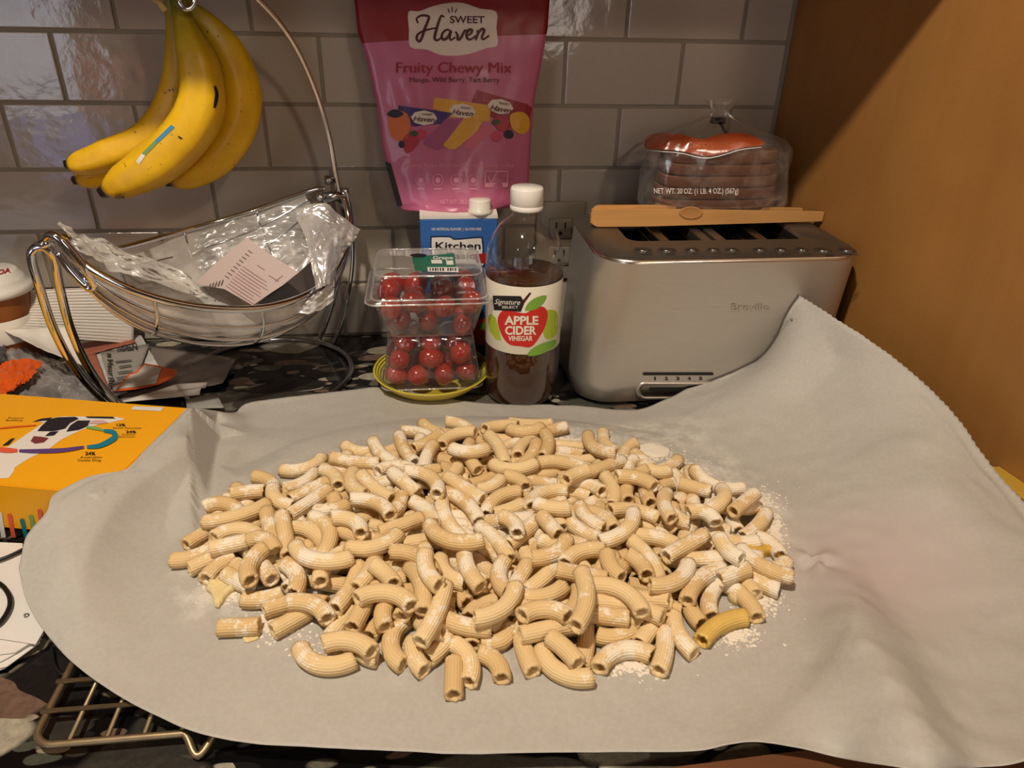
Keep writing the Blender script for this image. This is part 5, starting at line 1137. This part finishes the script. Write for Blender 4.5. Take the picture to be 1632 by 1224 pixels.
(17,0.5192,-0.4942,0.0383,-2.88,-0.13,1.89,''),(7,0.5759,-0.5588,0.0284,-3.13,-0.01,2.84,''),(8,0.4026,-0.5007,0.0393,-1.02,-0.14,2.58,''),(18,0.7861,-0.4986,0.0361,-0.52,0.15,0.05,''),
(6,0.4696,-0.4933,0.0284,0.01,0.01,2.61,''),(10,0.5920,-0.6286,0.0389,0.21,-0.00,-2.98,''),(6,0.3663,-0.4858,0.0284,-3.13,-0.00,-2.66,'~'),(13,0.5520,-0.4689,0.0284,0.02,0.01,2.98,''),
(6,0.4668,-0.5374,0.0284,-0.01,-0.00,-2.39,''),(6,0.6137,-0.4989,0.0387,-2.64,-0.12,-1.21,''),(14,0.7013,-0.5874,0.0285,-0.03,0.00,-0.24,''),(8,0.4771,-0.4798,0.0285,-0.03,-0.00,0.07,''),
(8,0.3100,-0.5118,0.0284,3.06,-0.02,-2.60,''),(7,0.6590,-0.5027,0.0378,-2.58,-0.18,-1.11,''),(19,0.7754,-0.4680,0.0394,3.02,-0.05,2.44,''),(12,0.5207,-0.4159,0.0284,3.06,0.02,2.57,'~'),
(13,0.4976,-0.6077,0.0305,2.67,0.20,2.01,''),(6,0.7067,-0.4734,0.0397,2.75,0.07,1.41,''),(12,0.4568,-0.3841,0.0388,-2.93,-0.10,2.13,''),(13,0.7752,-0.5779,0.0377,-0.10,0.10,-0.80,''),
(8,0.5240,-0.4411,0.0287,1.89,0.14,-2.73,''),(13,0.4322,-0.4378,0.0402,0.08,-0.06,-1.27,''),(11,0.6466,-0.5510,0.0296,0.18,-0.08,-0.03,''),(8,0.5203,-0.3721,0.0285,-3.14,0.01,2.74,''),
(7,0.6720,-0.4468,0.0284,0.02,-0.01,2.64,'~'),(12,0.3763,-0.4583,0.0284,-3.14,-0.00,-2.00,'~'),(6,0.6135,-0.4726,0.0284,-3.13,0.00,-2.76,''),(7,0.6691,-0.6031,0.0361,2.18,-0.03,-0.30,''),
(8,0.6446,-0.6140,0.0284,0.03,-0.01,2.92,''),(11,0.6337,-0.3423,0.0289,3.00,-0.05,0.41,''),(13,0.5919,-0.5252,0.0292,2.92,-0.10,-0.88,''),(11,0.3900,-0.5258,0.0285,0.06,-0.02,0.89,''),
(8,0.5591,-0.5374,0.0302,0.98,0.31,-0.31,''),(7,0.6780,-0.5571,0.0284,2.96,-0.04,-1.70,''),(7,0.5591,-0.6033,0.0284,3.12,0.00,-2.06,''),(13,0.6889,-0.4991,0.0400,0.11,-0.08,2.86,''),
(17,0.5450,-0.3947,0.0393,-2.74,0.06,1.64,''),(6,0.7680,-0.5507,0.0284,-0.02,-0.00,-0.57,''),(17,0.6516,-0.6116,0.0394,0.29,-0.03,2.80,''),(18,0.5195,-0.6153,0.0388,-0.26,-0.07,-0.63,''),
(11,0.4322,-0.3977,0.0386,0.31,0.07,-0.20,''),(14,0.7704,-0.5001,0.0472,-2.67,0.03,-2.29,''),(12,0.7159,-0.4981,0.0450,-2.85,0.13,1.34,''),(17,0.6186,-0.5505,0.0386,-0.04,-0.12,2.27,''),
(10,0.5884,-0.5163,0.0397,-0.13,0.09,-2.41,''),(14,0.6535,-0.4497,0.0360,2.72,0.02,-0.55,''),(17,0.4579,-0.5531,0.0412,-2.80,-0.18,-1.75,''),(12,0.3383,-0.4962,0.0285,2.99,0.03,-0.62,''),
(10,0.3970,-0.4612,0.0401,-3.05,0.01,0.87,''),(6,0.4801,-0.5011,0.0398,-0.57,-0.00,0.44,''),(18,0.6744,-0.3955,0.0412,0.19,-0.15,-1.23,''),(16,0.4802,-0.3795,0.0397,-3.11,0.02,1.86,''),
(10,0.5369,-0.4584,0.0453,3.01,-0.02,2.29,''),(13,0.5671,-0.4694,0.0396,-2.96,-0.05,0.69,''),(11,0.4532,-0.4447,0.0408,-0.02,0.05,-0.91,''),(16,0.5768,-0.3844,0.0394,-0.63,-0.01,1.79,''),
(7,0.6438,-0.5060,0.0398,3.14,0.02,1.94,''),(17,0.5361,-0.4745,0.0415,-0.32,-0.02,2.19,''),(19,0.4196,-0.5075,0.0425,-2.96,0.11,-1.32,''),(17,0.7182,-0.5891,0.0392,-0.28,-0.06,-2.46,''),
(17,0.6847,-0.5671,0.0398,0.09,-0.05,1.73,''),(14,0.5866,-0.4262,0.0404,0.03,-0.09,-0.20,''),(18,0.6941,-0.4581,0.0395,0.24,0.05,-2.17,''),(12,0.6022,-0.3798,0.0381,-2.67,0.19,1.03,''),
(12,0.6372,-0.4179,0.0407,-2.67,0.05,-0.29,''),(16,0.5316,-0.5581,0.0367,2.70,0.12,2.09,''),(8,0.5576,-0.5745,0.0423,2.97,0.01,1.51,''),(8,0.4998,-0.5125,0.0285,-3.12,0.01,0.16,'~'),
(6,0.4277,-0.4875,0.0284,0.02,-0.01,1.45,''),(13,0.4979,-0.5532,0.0381,-3.07,-0.05,1.76,''),(19,0.4243,-0.5383,0.0388,0.11,-0.00,-2.25,''),(7,0.4150,-0.4219,0.0400,0.04,0.09,2.08,''),
(17,0.6115,-0.5284,0.0383,-2.24,0.20,2.46,''),(17,0.4969,-0.5823,0.0481,-2.38,-0.13,-1.37,''),(10,0.3831,-0.5085,0.0434,-0.05,0.15,-1.32,''),(18,0.3383,-0.4786,0.0421,-0.25,-0.01,0.39,''),
(18,0.6195,-0.5927,0.0384,-2.99,-0.05,-1.77,''),(6,0.4809,-0.4456,0.0465,-2.31,-0.09,2.22,''),(8,0.6560,-0.5724,0.0392,-1.06,-0.18,-2.19,''),(19,0.6081,-0.4647,0.0383,3.00,0.11,0.65,''),
(6,0.5036,-0.3945,0.0400,-0.05,0.10,-1.85,''),(8,0.7274,-0.4535,0.0285,0.06,-0.03,-2.34,''),(8,0.7002,-0.5320,0.0284,3.14,-0.00,-1.32,''),(11,0.5602,-0.5290,0.0405,-2.74,0.03,-1.09,''),
(13,0.7532,-0.5773,0.0284,0.02,-0.01,2.31,'')]
# ------------------------------------------------------------------ parchment sheet
ZP = .022
PAP = NT('parchment'); PAP.b.inputs['Base Color'].default_value = srgb(210, 203, 190)
nz = PAP.noise(260, 4, .6); n2 = PAP.noise(9, 4, .55); n4 = PAP.noise(60, 4, .6, stretch=(1, 5, 1))
c1 = PAP.mix(n2.outputs[0], srgb(196, 191, 181), srgb(206, 202, 193)); rr2 = PAP.ramp(nz.outputs[0], [(.3, (.94, .94, .94, 1)), (.7, (1.04, 1.04, 1.04, 1))])
mm = PAP.n('ShaderNodeMix'); mm.data_type = 'RGBA'; mm.blend_type = 'MULTIPLY'; mm.inputs[0].default_value = 1; PAP.l(c1, mm.inputs[6]); PAP.l(rr2.outputs[0], mm.inputs[7])
def fmask(cx, cy, rx, ry, lo, hi, sc_, thr):
    tc = PAP.n('ShaderNodeTexCoord'); mp = PAP.n('ShaderNodeMapping'); mp.vector_type = 'POINT'; mp.inputs['Location'].default_value = (-cx/rx, -cy/ry, 0); mp.inputs['Scale'].default_value = (1/rx, 1/ry, 0)
    PAP.l(tc.outputs['Object'], mp.inputs[0]); ln_ = PAP.n('ShaderNodeVectorMath', operation='LENGTH'); PAP.l(mp.outputs[0], ln_.inputs[0])
    a_ = PAP.ramp(ln_.outputs['Value'], [(lo, (1, 1, 1, 1)), (hi, (0, 0, 0, 1))]); nz_ = PAP.noise(sc_, 6, .7); b_ = PAP.ramp(nz_.outputs[0], [(thr, (0, 0, 0, 1)), (thr+.2, (1, 1, 1, 1))])
    m_ = PAP.n('ShaderNodeMath', operation='MULTIPLY'); PAP.l(a_.outputs[0], m_.inputs[0]); PAP.l(b_.outputs[0], m_.inputs[1]); return m_.outputs[0]
colr = mm.outputs[2]
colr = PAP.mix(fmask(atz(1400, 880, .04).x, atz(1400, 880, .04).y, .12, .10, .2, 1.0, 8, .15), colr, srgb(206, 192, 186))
for (fx, fy, a_, b_, t_) in ((.56, -.48, .27, .20, .50), (.74, -.34, .10, .05, .42), (.80, -.47, .05, .12, .40), (.34, -.54, .06, .05, .46)):
    colr = PAP.mix(fmask(fx, fy, a_, b_, .55, 1.0, 42, t_), colr, srgb(232, 226, 214))
class _o: pass
mm = _o(); mm.outputs = {2: colr}
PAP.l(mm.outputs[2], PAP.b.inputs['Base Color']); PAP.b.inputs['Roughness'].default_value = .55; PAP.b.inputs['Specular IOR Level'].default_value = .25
PAP.bump(n2.outputs[0], .25, .004)
# translucent: what lies beneath tints it a little
tl = PAP.n('ShaderNodeBsdfTranslucent'); PAP.l(mm.outputs[2], tl.inputs[0]); ms = PAP.n('ShaderNodeMixShader'); ms.inputs[0].default_value = .22
PAP.l(PAP.b.outputs[0], ms.inputs[1]); PAP.l(tl.outputs[0], ms.inputs[2]); PAP.l(ms.outputs[0], PAP.out.inputs[0]); PAP = PAP.m
back_e = [(303, 651, .064), (345, 645, .0125), (400, 641, .0125), (500, 628, .0120), (560, 621, .011), (600, 617, .0085), (640, 620, .006), (700, 632, .007), (780, 643, .007), (900, 645, .006), (980, 652, .005), (1020, 652, .008), (1060, 636, .016), (1120, 606, .032), (1180, 579, .052), (1215, 562, .070), (1238, 535, .095), (1252, 498, .126), (1266, 464, .150)]
right_e = [(1266, 464, .150), (1330, 505, .140), (1400, 550, .125), (1450, 590, .112), (1490, 625, .100), (1530, 670, .086), (1560, 712, .072), (1596, 758, .058), (1632, 800, .048), (1690, 880, .045), (1740, 980, .045), (1745, 1080, .045), (1720, 1180, .045)]
front_e = [(30, 905, .040), (38, 945, .033), (52, 978, .027), (75, 1012, .022), (120, 1060, .021), (200, 1115, .022), (300, 1162, .023), (390, 1181, .023), (480, 1188, .023), (600, 1195, .022), (740, 1203, .021), (900, 1200, .021), (1050, 1198, .022), (1120, 1193, .026), (1165, 1184, .030), (1215, 1183, .032), (1280, 1193, .030), (1340, 1208, .030), (1400, 1218, .046), (1480, 1228, .056), (1560, 1223, .036), (1632, 1213, .040), (1720, 1180, .045)]
left_e = [(303, 651, .064), (270, 676, .0645), (240, 699, .0645), (190, 737, .0648), (150, 757, .065), (118, 770, .066), (85, 788, .066), (74, 815, .062), (50, 843, .054), (39, 862, .050), (30, 905, .040)]
inner = [(304, 700, .058), (306, 760, .046), (309, 820, .032), (311, 860, .0235), (340, 690, .013), (356, 745, .0195), (342, 800, .021), (330, 850, .0215), (380, 720, .018), (240, 740, .060), (180, 780, .061), (130, 810, .060), (270, 790, .040), (220, 830, .042), (160, 860, .047), (100, 880, .050), (260, 870, .029), (200, 910, .033), (130, 940, .036), (80, 930, .040), (290, 920, .0225), (250, 960, .0235), (180, 990, .026), (120, 990, .029), (250, 1050, .022), (180, 1040, .0225),
         (340, 950, .022), (400, 1050, .022), (500, 1120, .022), (600, 1050, .022), (600, 900, .022), (450, 850, .022), (400, 780, .022), (480, 710, .020), (600, 700, .021), (600, 800, .022), (750, 700, .021), (750, 800, .022), (750, 950, .022), (750, 1100, .022), (900, 700, .021), (900, 850, .022), (900, 1000, .022), (900, 1120, .022), (1050, 750, .021), (1050, 850, .022), (1050, 950, .022), (1050, 1080, .022), (1150, 800, .021), (1200, 900, .022), (1150, 1000, .022), (1200, 1100, .023),
         (400, 680, .012), (600, 655, .012), (800, 668, .012), (980, 680, .012), (1100, 690, .020), (1200, 740, .022), (1250, 820, .022), (1270, 900, .022),
         (1150, 640, .036), (1230, 620, .058), (1260, 560, .095), (1290, 620, .066), (1240, 690, .034), (1330, 560, .105), (1380, 620, .086), (1320, 690, .045), (1400, 700, .060), (1460, 700, .074), (1500, 780, .060), (1400, 800, .040), (1310, 790, .027),
         (1295, 870, .024), (1305, 905, .042), (1330, 960, .050), (1375, 1020, .056), (1415, 1080, .060), (1450, 1140, .062), (1480, 1195, .060),
         (1250, 980, .023), (1300, 1050, .030), (1300, 1120, .034), (1380, 1110, .050), (1400, 1170, .050), (1440, 1000, .026), (1400, 940, .024), (1355, 890, .024), (1490, 1070, .026), (1530, 1150, .028), (1560, 1000, .026), (1600, 1100, .027), (1480, 920, .028), (1560, 880, .040), (1620, 900, .040), (1640, 1000, .032)]
bx_e = [bxp(-.0016, d_, .0638) for d_ in (.004, .03, .06, .09, .115)]
left_e = bx_e+left_e[4:]
back_e[0] = bx_e[0]
back_e = [bx_e[0], bxp(-.004, -.012, .055), bxp(-.007, -.04, .036), bxp(-.008, -.075, .014)]+[q for q in back_e if not isinstance(q, Vector)][1:]
fix = lambda q: q if isinstance(q, Vector) else atz(*q)
ctrl = back_e+right_e+front_e+left_e+inner
CP = np.array([tuple(fix(q)) for q in ctrl])
_, idx = np.unique(np.round(CP[:, :2], 4), axis=0, return_index=True); CP = CP[idx]
def U(r): return r**1.35
XY = CP[:, :2]*8; n_ = len(CP); Kq = U(np.hypot(XY[:, None, 0]-XY[None, :, 0], XY[:, None, 1]-XY[None, :, 1]))-np.eye(n_)*4e-3
Pm = np.hstack([np.ones((n_, 1)), XY]); A_m = np.vstack([np.hstack([Kq, Pm]), np.hstack([Pm.T, np.zeros((3, 3))])]); sol = np.linalg.solve(A_m, np.concatenate([CP[:, 2], np.zeros(3)]))
def height(xy):
    q = xy*8; D = np.hypot(q[:, None, 0]-XY[None, :, 0], q[:, None, 1]-XY[None, :, 1]); return U(D)@sol[:n_]+sol[n_]+q@sol[n_+1:]
def resample(E, N):
    C_ = cat([fix(q) for q in E], 8); L = [0]
    for a, b in zip(C_, C_[1:]): L.append(L[-1]+(b-a).length)
    out = []; i = 0
    for k in range(N+1):
        q = L[-1]*k/N
        while i < len(L)-2 and L[i+1] < q: i += 1
        out.append(np.array(C_[i].lerp(C_[i+1], (q-L[i])/max(1e-9, L[i+1]-L[i]))))
    return np.array(out)
NUp, NVp = 240, 170
T_ = resample(back_e, NUp); B_e = resample(front_e, NUp); L_e = resample(left_e, NVp); R_ee = resample(right_e, NVp)
# serrated cut along the right edge
for j in range(NVp+1):
    if j % 2: R_ee[j, :2] += np.array([-.0022, -.0006])
u = np.linspace(0, 1, NUp+1)[None, :, None]; v_ = np.linspace(0, 1, NVp+1)[:, None, None]
G = (1-v_)*T_[None]+v_*B_e[None]+(1-u)*L_e[:, None]+u*R_ee[:, None]-((1-u)*(1-v_)*T_[0]+u*(1-v_)*T_[-1]+(1-u)*v_*B_e[0]+u*v_*B_e[-1])
XYg = G[..., :2].reshape(-1, 2); H = height(XYg)
uu = np.broadcast_to(u[..., 0], (NVp+1, NUp+1)).reshape(-1); vv = np.broadcast_to(v_[..., 0], (NVp+1, NUp+1)).reshape(-1)
ed = np.minimum(np.minimum(uu, 1-uu), np.minimum(vv, 1-vv)); wgt = np.clip(1-ed/.02, 0, 1)
H = H*(1-wgt)+G[..., 2].reshape(-1)*wgt
H = np.maximum(H, .0045)
cz_ = atz(770, 870, .022); ee = np.hypot((XYg[:, 0]-cz_.x)/.285, (XYg[:, 1]-cz_.y)/.215); bl = np.clip((1.12-ee)/.14, 0, 1); H = H*(1-bl)+.0218*bl
RA = np.array(bxp(0, 0, .0636)); RB = np.array(atz(311, 862, .0232)); rdv = (RB-RA)[:2]; rl_ = np.linalg.norm(rdv); rdv = rdv/rl_; rnv = np.array([-rdv[1], rdv[0]])
if rnv[0] < 0: rnv = -rnv
rel = XYg-RA[:2]; tt_ = (rel@rdv)/rl_; ss_ = rel@rnv; tc_ = np.clip(tt_, 0, 1); dist_ = np.hypot(rel[:, 0]-rdv[0]*rl_*tc_, rel[:, 1]-rdv[1]*rl_*tc_)
rh = RA[2]+(RB[2]-RA[2])*tc_
side = (ss_ > 0) & (tt_ > -.02)
cap_ = np.maximum(rh-np.maximum(0, dist_-.002)*1.9+.0, .0215-.011*np.clip((XYg[:, 1]+.33)/.12, 0, 1))
H = np.where(side & (dist_ < .09) & (tt_ < 1.05), np.minimum(H, cap_), H)
near = (ss_ <= 0) & (dist_ < .03) & (tt_ > 0) & (tt_ < 1); H = np.where(near, np.maximum(H, rh-dist_*.25), H)
# keep clear of the box top and its side
verts = []
piv = atz(1300, 895, .022)
for k in range(len(XYg)):
    x, y = XYg[k]; z = float(H[k])
    a = (x-bcn.x)*ux.x+(y-bcn.y)*ux.y; b = (x-bcn.x)*uy.x+(y-bcn.y)*uy.y
    if a < .0006 and b < .003 and b > -D_-.004: z = max(z, .0638)
    nn = .0008*noise.noise(V((x*22, y*22, 0)))+.0005*noise.noise(V((x*60, y*60, 3)))
    if x > .80: nn *= 2.2
    d2 = math.hypot(x-piv.x, y-piv.y); nn += .005*math.exp(-(d2/.018)**2)*math.sin(math.atan2(y-piv.y, x-piv.x)*3+.6)
    inner_ = .36 < x < .80 and -.66 < y < -.27
    if inner_: nn *= .3
    px_lim = panelx(y)-.0015
    if .66 < x < 1.02: y = min(y, -.2455-.112*z)
    verts.append((min(x, px_lim), y, z+nn))
fs = []
W1 = NUp+1
for j in range(NVp):
    for i in range(NUp): k = j*W1+i; fs.append((k, k+W1, k+W1+1, k+1))
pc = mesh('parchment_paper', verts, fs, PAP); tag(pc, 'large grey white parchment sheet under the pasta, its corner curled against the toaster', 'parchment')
md = pc.modifiers.new('s', 'SOLIDIFY'); md.thickness = .0003; md.offset = -1
from mathutils.bvhtree import BVHTree
PT = BVHTree.FromPolygons([V(p) for p in verts], fs)
def onpaper(x, y):
    h = PT.ray_cast(V((x, y, .5)), V((0, 0, -1))); return h[0].z if h[0] is not None else ZP

# ------------------------------------------------------------------ pasta
PM_ = NT('dried_pasta'); oi = PM_.n('ShaderNodeObjectInfo')
base = PM_.mix(oi.outputs['Random'], srgb(213, 181, 128), srgb(230, 204, 156))
fl = PM_.noise(38, 6, .65, coord='World'); f2 = PM_.noise(420, 3, .6, coord='World'); fl3 = PM_.noise(7, 2, .5, coord='World')
ad = PM_.n('ShaderNodeMath', operation='MULTIPLY_ADD'); PM_.l(f2.outputs[0], ad.inputs[0]); ad.inputs[1].default_value = .30; PM_.l(fl.outputs[0], ad.inputs[2])
ad2 = PM_.n('ShaderNodeMath', operation='MULTIPLY_ADD'); PM_.l(fl3.outputs[0], ad2.inputs[0]); ad2.inputs[1].default_value = .45; PM_.l(ad.outputs[0], ad2.inputs[2])
geo_ = PM_.n('ShaderNodeNewGeometry'); sepn = PM_.n('ShaderNodeSeparateXYZ'); PM_.l(geo_.outputs['Normal'], sepn.inputs[0])
ad3 = PM_.n('ShaderNodeMath', operation='MULTIPLY_ADD'); PM_.l(sepn.outputs[2], ad3.inputs[0]); ad3.inputs[1].default_value = .06; PM_.l(ad2.outputs[0], ad3.inputs[2])
fr_ = PM_.ramp(ad3.outputs[0], [(.94, (0, 0, 0, 1)), (1.16, (.85, .85, .85, 1))])
PM_.l(PM_.mix(fr_.outputs[0], base, srgb(238, 228, 208)), PM_.b.inputs['Base Color']); PM_.b.inputs['Roughness'].default_value = .7; PM_.b.inputs['Specular IOR Level'].default_value = .2
PM_.bump(f2.outputs[0], .25, .0008); PASTA = PM_.m
WETP = mat('damp_pasta', srgb(218, 182, 98), .4, var=.16, vscale=60)
TT = [(l, b) for l in (.030, .040, .049, .058) for b in (0., 25., 50., 78., 108.)]
R_P = .0065
def pasta_mesh(L, deg, R=.0066, seed=0):
    rnd = random.Random(seed); a = math.radians(deg); K = 60; NR = 18; ri = R*.68; vs = []; fs = []
    def cen(t):
        s = (t-.5)*L
        if a < .01: return V((s, 0, 0)), V((1, 0, 0))
        rr = L/a; th = s/rr; return V((rr*math.sin(th), rr*(1-math.cos(th)), 0)), V((math.cos(th), math.sin(th), 0))
    endw = [[.0009*noise.noise(V((math.cos(2*math.pi*j/K)*2, math.sin(2*math.pi*j/K)*2, seed+e*7)))*1.1 for j in range(K)] for e in (0, 1)]
    def ringv(t, rad, ridge, e=None, sq=1.0):
        p, tg = cen(t); nn = V((-tg.y, tg.x, 0)); o = []
        for j in range(K):
            f_ = 2*math.pi*j/K; q = rad*(1+(.07*(1 if (j % 3) == 0 else -.4) if ridge else 0)); q *= 1-.025*noise.noise(V((t*3, math.cos(f_), math.sin(f_)+seed)))
            c = p+nn*(q*math.cos(f_)*sq)+V((0, 0, q*math.sin(f_)))
            if e is not None: c = c+tg*endw[e][j]*(1 if e else -1)
            o.append(c)
        return o
    rows = []
    for i in range(NR+1): rows.append(ringv(i/NR, R, True, 0 if i == 0 else 1 if i == NR else None))
    inn = [ringv(1-i/6, ri, False, 1 if i == 0 else 0 if i == 6 else None, .92) for i in range(7)]
    allr = rows+inn
    for r_ in allr: vs += r_
    n = len(allr)
    for i in range(n):
        i2 = (i+1) % n
        for j in range(K): fs.append((i*K+j, i*K+(j+1) % K, i2*K+(j+1) % K, i2*K+j))
    me = bpy.data.meshes.new('rigatoni'); me.from_pydata([tuple(q) for q in vs], [], fs); me.update(); me.materials.append(PASTA)
    me.polygons.foreach_set('use_smooth', [True]*len(me.polygons)); return me
PMESH = [[pasta_mesh(L, d, R_P, 10*i+k) for k in range(2)] for i, (L, d) in enumerate(TT)]
WMESH = PMESH[12][0].copy(); WMESH.materials.clear(); WMESH.materials.append(WETP)
LBL = {
 'e1': 'short straight pasta tube lying alone at the far left front of the pile', 'e2': 'straight pasta tube with a ragged end, second piece at the left front edge',
 'e3': 'closed looking curved pasta piece lying crosswise at the left front of the pile', 'e4': 'plump curved pasta piece bulging to the front, left of the front middle',
 'e5': 'upright curved pasta tube with open end facing front, right of the front middle', 'e6': 'long smooth pasta tube lying on top and pointing to the front, right of the middle',
 'e7': 'thick straight pasta tube ending open above a curved piece at the front', 'e8': 'large curved pasta piece at the very front, right of the middle',
 'e9': 'arched pasta tube with light under its bow at the right front edge', 'e10': 'pasta tube pointing at the viewer beside the arched one, right front edge',
 'e11': 'yellow damp torn pasta piece at the right front edge', 'e12': 'yellowish pasta tube near the upper right end of the pile', 'e13': 'single smooth curved pasta tube lying apart at the upper left of the pile'}
def zone(p):
    lr = 'far left' if p.x < .39 else 'left' if p.x < .49 else 'far right' if p.x > .74 else 'right' if p.x > .63 else 'middle'; fb_ = 'front' if p.y < -.55 else 'back' if p.y < -9 or p.y > -.42 else 'centre'
    return lr, fb_
BUR = []
for k, (ti, x, y, z, rx, ry, rz_, tg_) in enumerate(PASTA_DATA):
    me = PMESH[ti][k % 2]
    if tg_ == '~': BUR.append((me, Matrix.LocRotScale(V((x, y, z)), Matrix.Rotation(rz_, 3, 'Z') @ Matrix.Rotation(ry, 3, 'Y') @ Matrix.Rotation(rx, 3, 'X'), None))); continue
    if tg_ == 'e11': me = WMESH
    o = bpy.data.objects.new('rigatoni', me); COL.objects.link(o); o.location = (x, y, z); o.rotation_euler = (rx, ry, rz_)
    lr, fb_ = zone(o.location); ax_ = o.rotation_euler.to_matrix() @ V((1, 0, 0)); an_ = math.degrees(math.atan2(ax_.y, ax_.x)) % 180; OW = 'lying crosswise' if an_ < 22 or an_ > 158 else 'pointing forward' if 68 < an_ < 112 else 'slanting down left' if an_ < 90 else 'slanting down right'; BW = (('short ' if ti < 5 else 'long ' if ti > 14 else '')+['straight', 'slightly curved', 'curved', 'strongly curved', 'hooked'][ti % 5]); hi = 'on top' if z > .047 else 'low down' if z < .034 else 'midway up'
    if tg_: tag(o, LBL[tg_], 'pasta', 'pale ridged pasta tubes on the parchment')
    else: tag(o, '%s pasta tube %s, %s, %s %s of the pile' % (BW, OW, hi, lr, fb_), 'pasta', '%s pasta tubes %s, %s, %s %s' % (BW, OW, hi, lr, fb_))
parts = []
for me, Mx in BUR: parts.append(([Mx @ q.co for q in me.vertices], [tuple(p.vertices) for p in me.polygons]))
if parts: tag(mesh('buried_rigatoni', *join(parts), PASTA), 'mostly hidden pasta tubes showing in the gaps at the bottom of the pile', 'pasta', kind='stuff')

# ------------------------------------------------------------------ flour
FLM = mat('flour', srgb(232, 222, 204), .95, bump=.6, bscale=500)
rnd = random.Random(4)
def flour_patch(cx, cy, rx, ry, n, hmax, seed):
    """clumps of flour, small faceted lumps lying on the sheet"""
    r2 = random.Random(seed); V_ = []; F_ = []
    for _ in range(n):
        a = r2.uniform(0, 6.283); q = abs(r2.gauss(0, .5)); px = cx+rx*q*math.cos(a); py = cy+ry*q*math.sin(a); p = atz(px, py, ZP); z = onpaper(p.x, p.y)
        s_ = (.0005+.0020*r2.random()**5)*(1.2-.5*min(1, q)); h = min(hmax, s_*.45)
        m = 7; b0 = len(V_)
        for j in range(m):
            f_ = 2*math.pi*j/m; V_.append(V((p.x+s_*r2.uniform(.6, 1.2)*math.cos(f_), p.y+s_*r2.uniform(.6, 1.2)*math.sin(f_), z+.0001)))
        V_.append(V((p.x, p.y, z+h))); F_ += [(b0+j, b0+(j+1) % m, b0+m) for j in range(m)]
    return V_, F_
parts = []
for i, (cx, cy, rx, ry, n) in enumerate(((1040, 722, 40, 16, 700), (1090, 755, 50, 22, 900), (1200, 800, 50, 26, 900), (1235, 850, 22, 50, 500), (1205, 950, 50, 35, 900), (370, 935, 45, 30, 700), (440, 995, 60, 30, 500), (560, 1030, 120, 40, 250), (1010, 1060, 80, 30, 300), (900, 700, 100, 14, 260), (1170, 1010, 60, 30, 400), (640, 930, 150, 60, 700), (740, 860, 250, 90, 900))):
    parts.append(flour_patch(cx, cy, rx, ry, int(n*1.8), .0016, i))
fl_o = mesh('spilled_flour', *join(parts), FLM); tag(fl_o, 'loose white flour dusted around the pasta on the parchment', 'flour', kind='stuff')
# torn scraps of dough
SCR = mat('dough_scrap', srgb(222, 202, 148), .8, bump=.5, bscale=200); SCY = mat('yellow_scrap', srgb(214, 172, 70), .5, bump=.5, bscale=150)
def scrap(pts, lb_, m, h=.004, seed=0):
    P = blob(pts, 4); c = V(atz(sum(p[0] for p in P)/len(P), sum(p[1] for p in P)/len(P), ZP)); W3 = [atz(x, y, ZP+.001) for x, y in P]
    secs = []
    for q, z in ((1, .0003), (1.0, h*.6), (.8, h), (.4, h*.8)):
        row = []
        for i, p in enumerate(W3):
            r_ = c.lerp(p, q*(1+.16*noise.noise(V((i*.9, q*2, seed))))); row.append((r_.x, r_.y, onpaper(r_.x, r_.y)+z*(1+.5*noise.noise(V((i*.7, q*3, seed+5))))))
        secs.append(row)
    v, f = loft(secs, True, True); tag(mesh('dough_scrap', v, f, m), lb_, 'dough scrap', 'torn scraps of dough')
scrap([(337, 925), (352, 918), (372, 925), (385, 922), (376, 940), (362, 950), (352, 965), (343, 968), (338, 950), (330, 940)], 'ragged pale dough scrap at the left end of the pile', SCR, .006, 1)
scrap([(388, 1013), (405, 1011), (413, 1016), (400, 1022), (389, 1022)], 'small flat dough scrap just below the lone tube at the left front', SCR, .002, 2)
scrap([(1168, 935), (1190, 925), (1212, 938), (1200, 958), (1178, 965), (1160, 955)], 'ragged floury dough scrap at the right end of the pile', SCR, .010, 3)
scrap([(1180, 872), (1192, 864), (1210, 868), (1216, 856), (1232, 868), (1248, 878), (1244, 890), (1222, 886), (1205, 896), (1190, 890)], 'wet yellow torn scrap at the right tip of the pile', SCY, .010, 4)
scrap([(1150, 818), (1170, 812), (1178, 830), (1168, 842), (1152, 836)], 'small wet yellow scrap between tubes near the upper right', SCY, .010, 5)
scrap([(1020, 1050), (1028, 1049), (1030, 1056), (1022, 1058)], 'tiny crumb of dough under the arched tube', SCR, .002, 6)
scrap([(1010, 712), (1040, 706), (1068, 716), (1060, 728), (1030, 726)], 'flat white clump of flour at the upper right back of the pile', FLM, .0025, 7)
scrap([(1205, 905), (1240, 905), (1238, 918), (1210, 922)], 'pale flat flour clump below the yellow scrap', FLM, .003, 8)
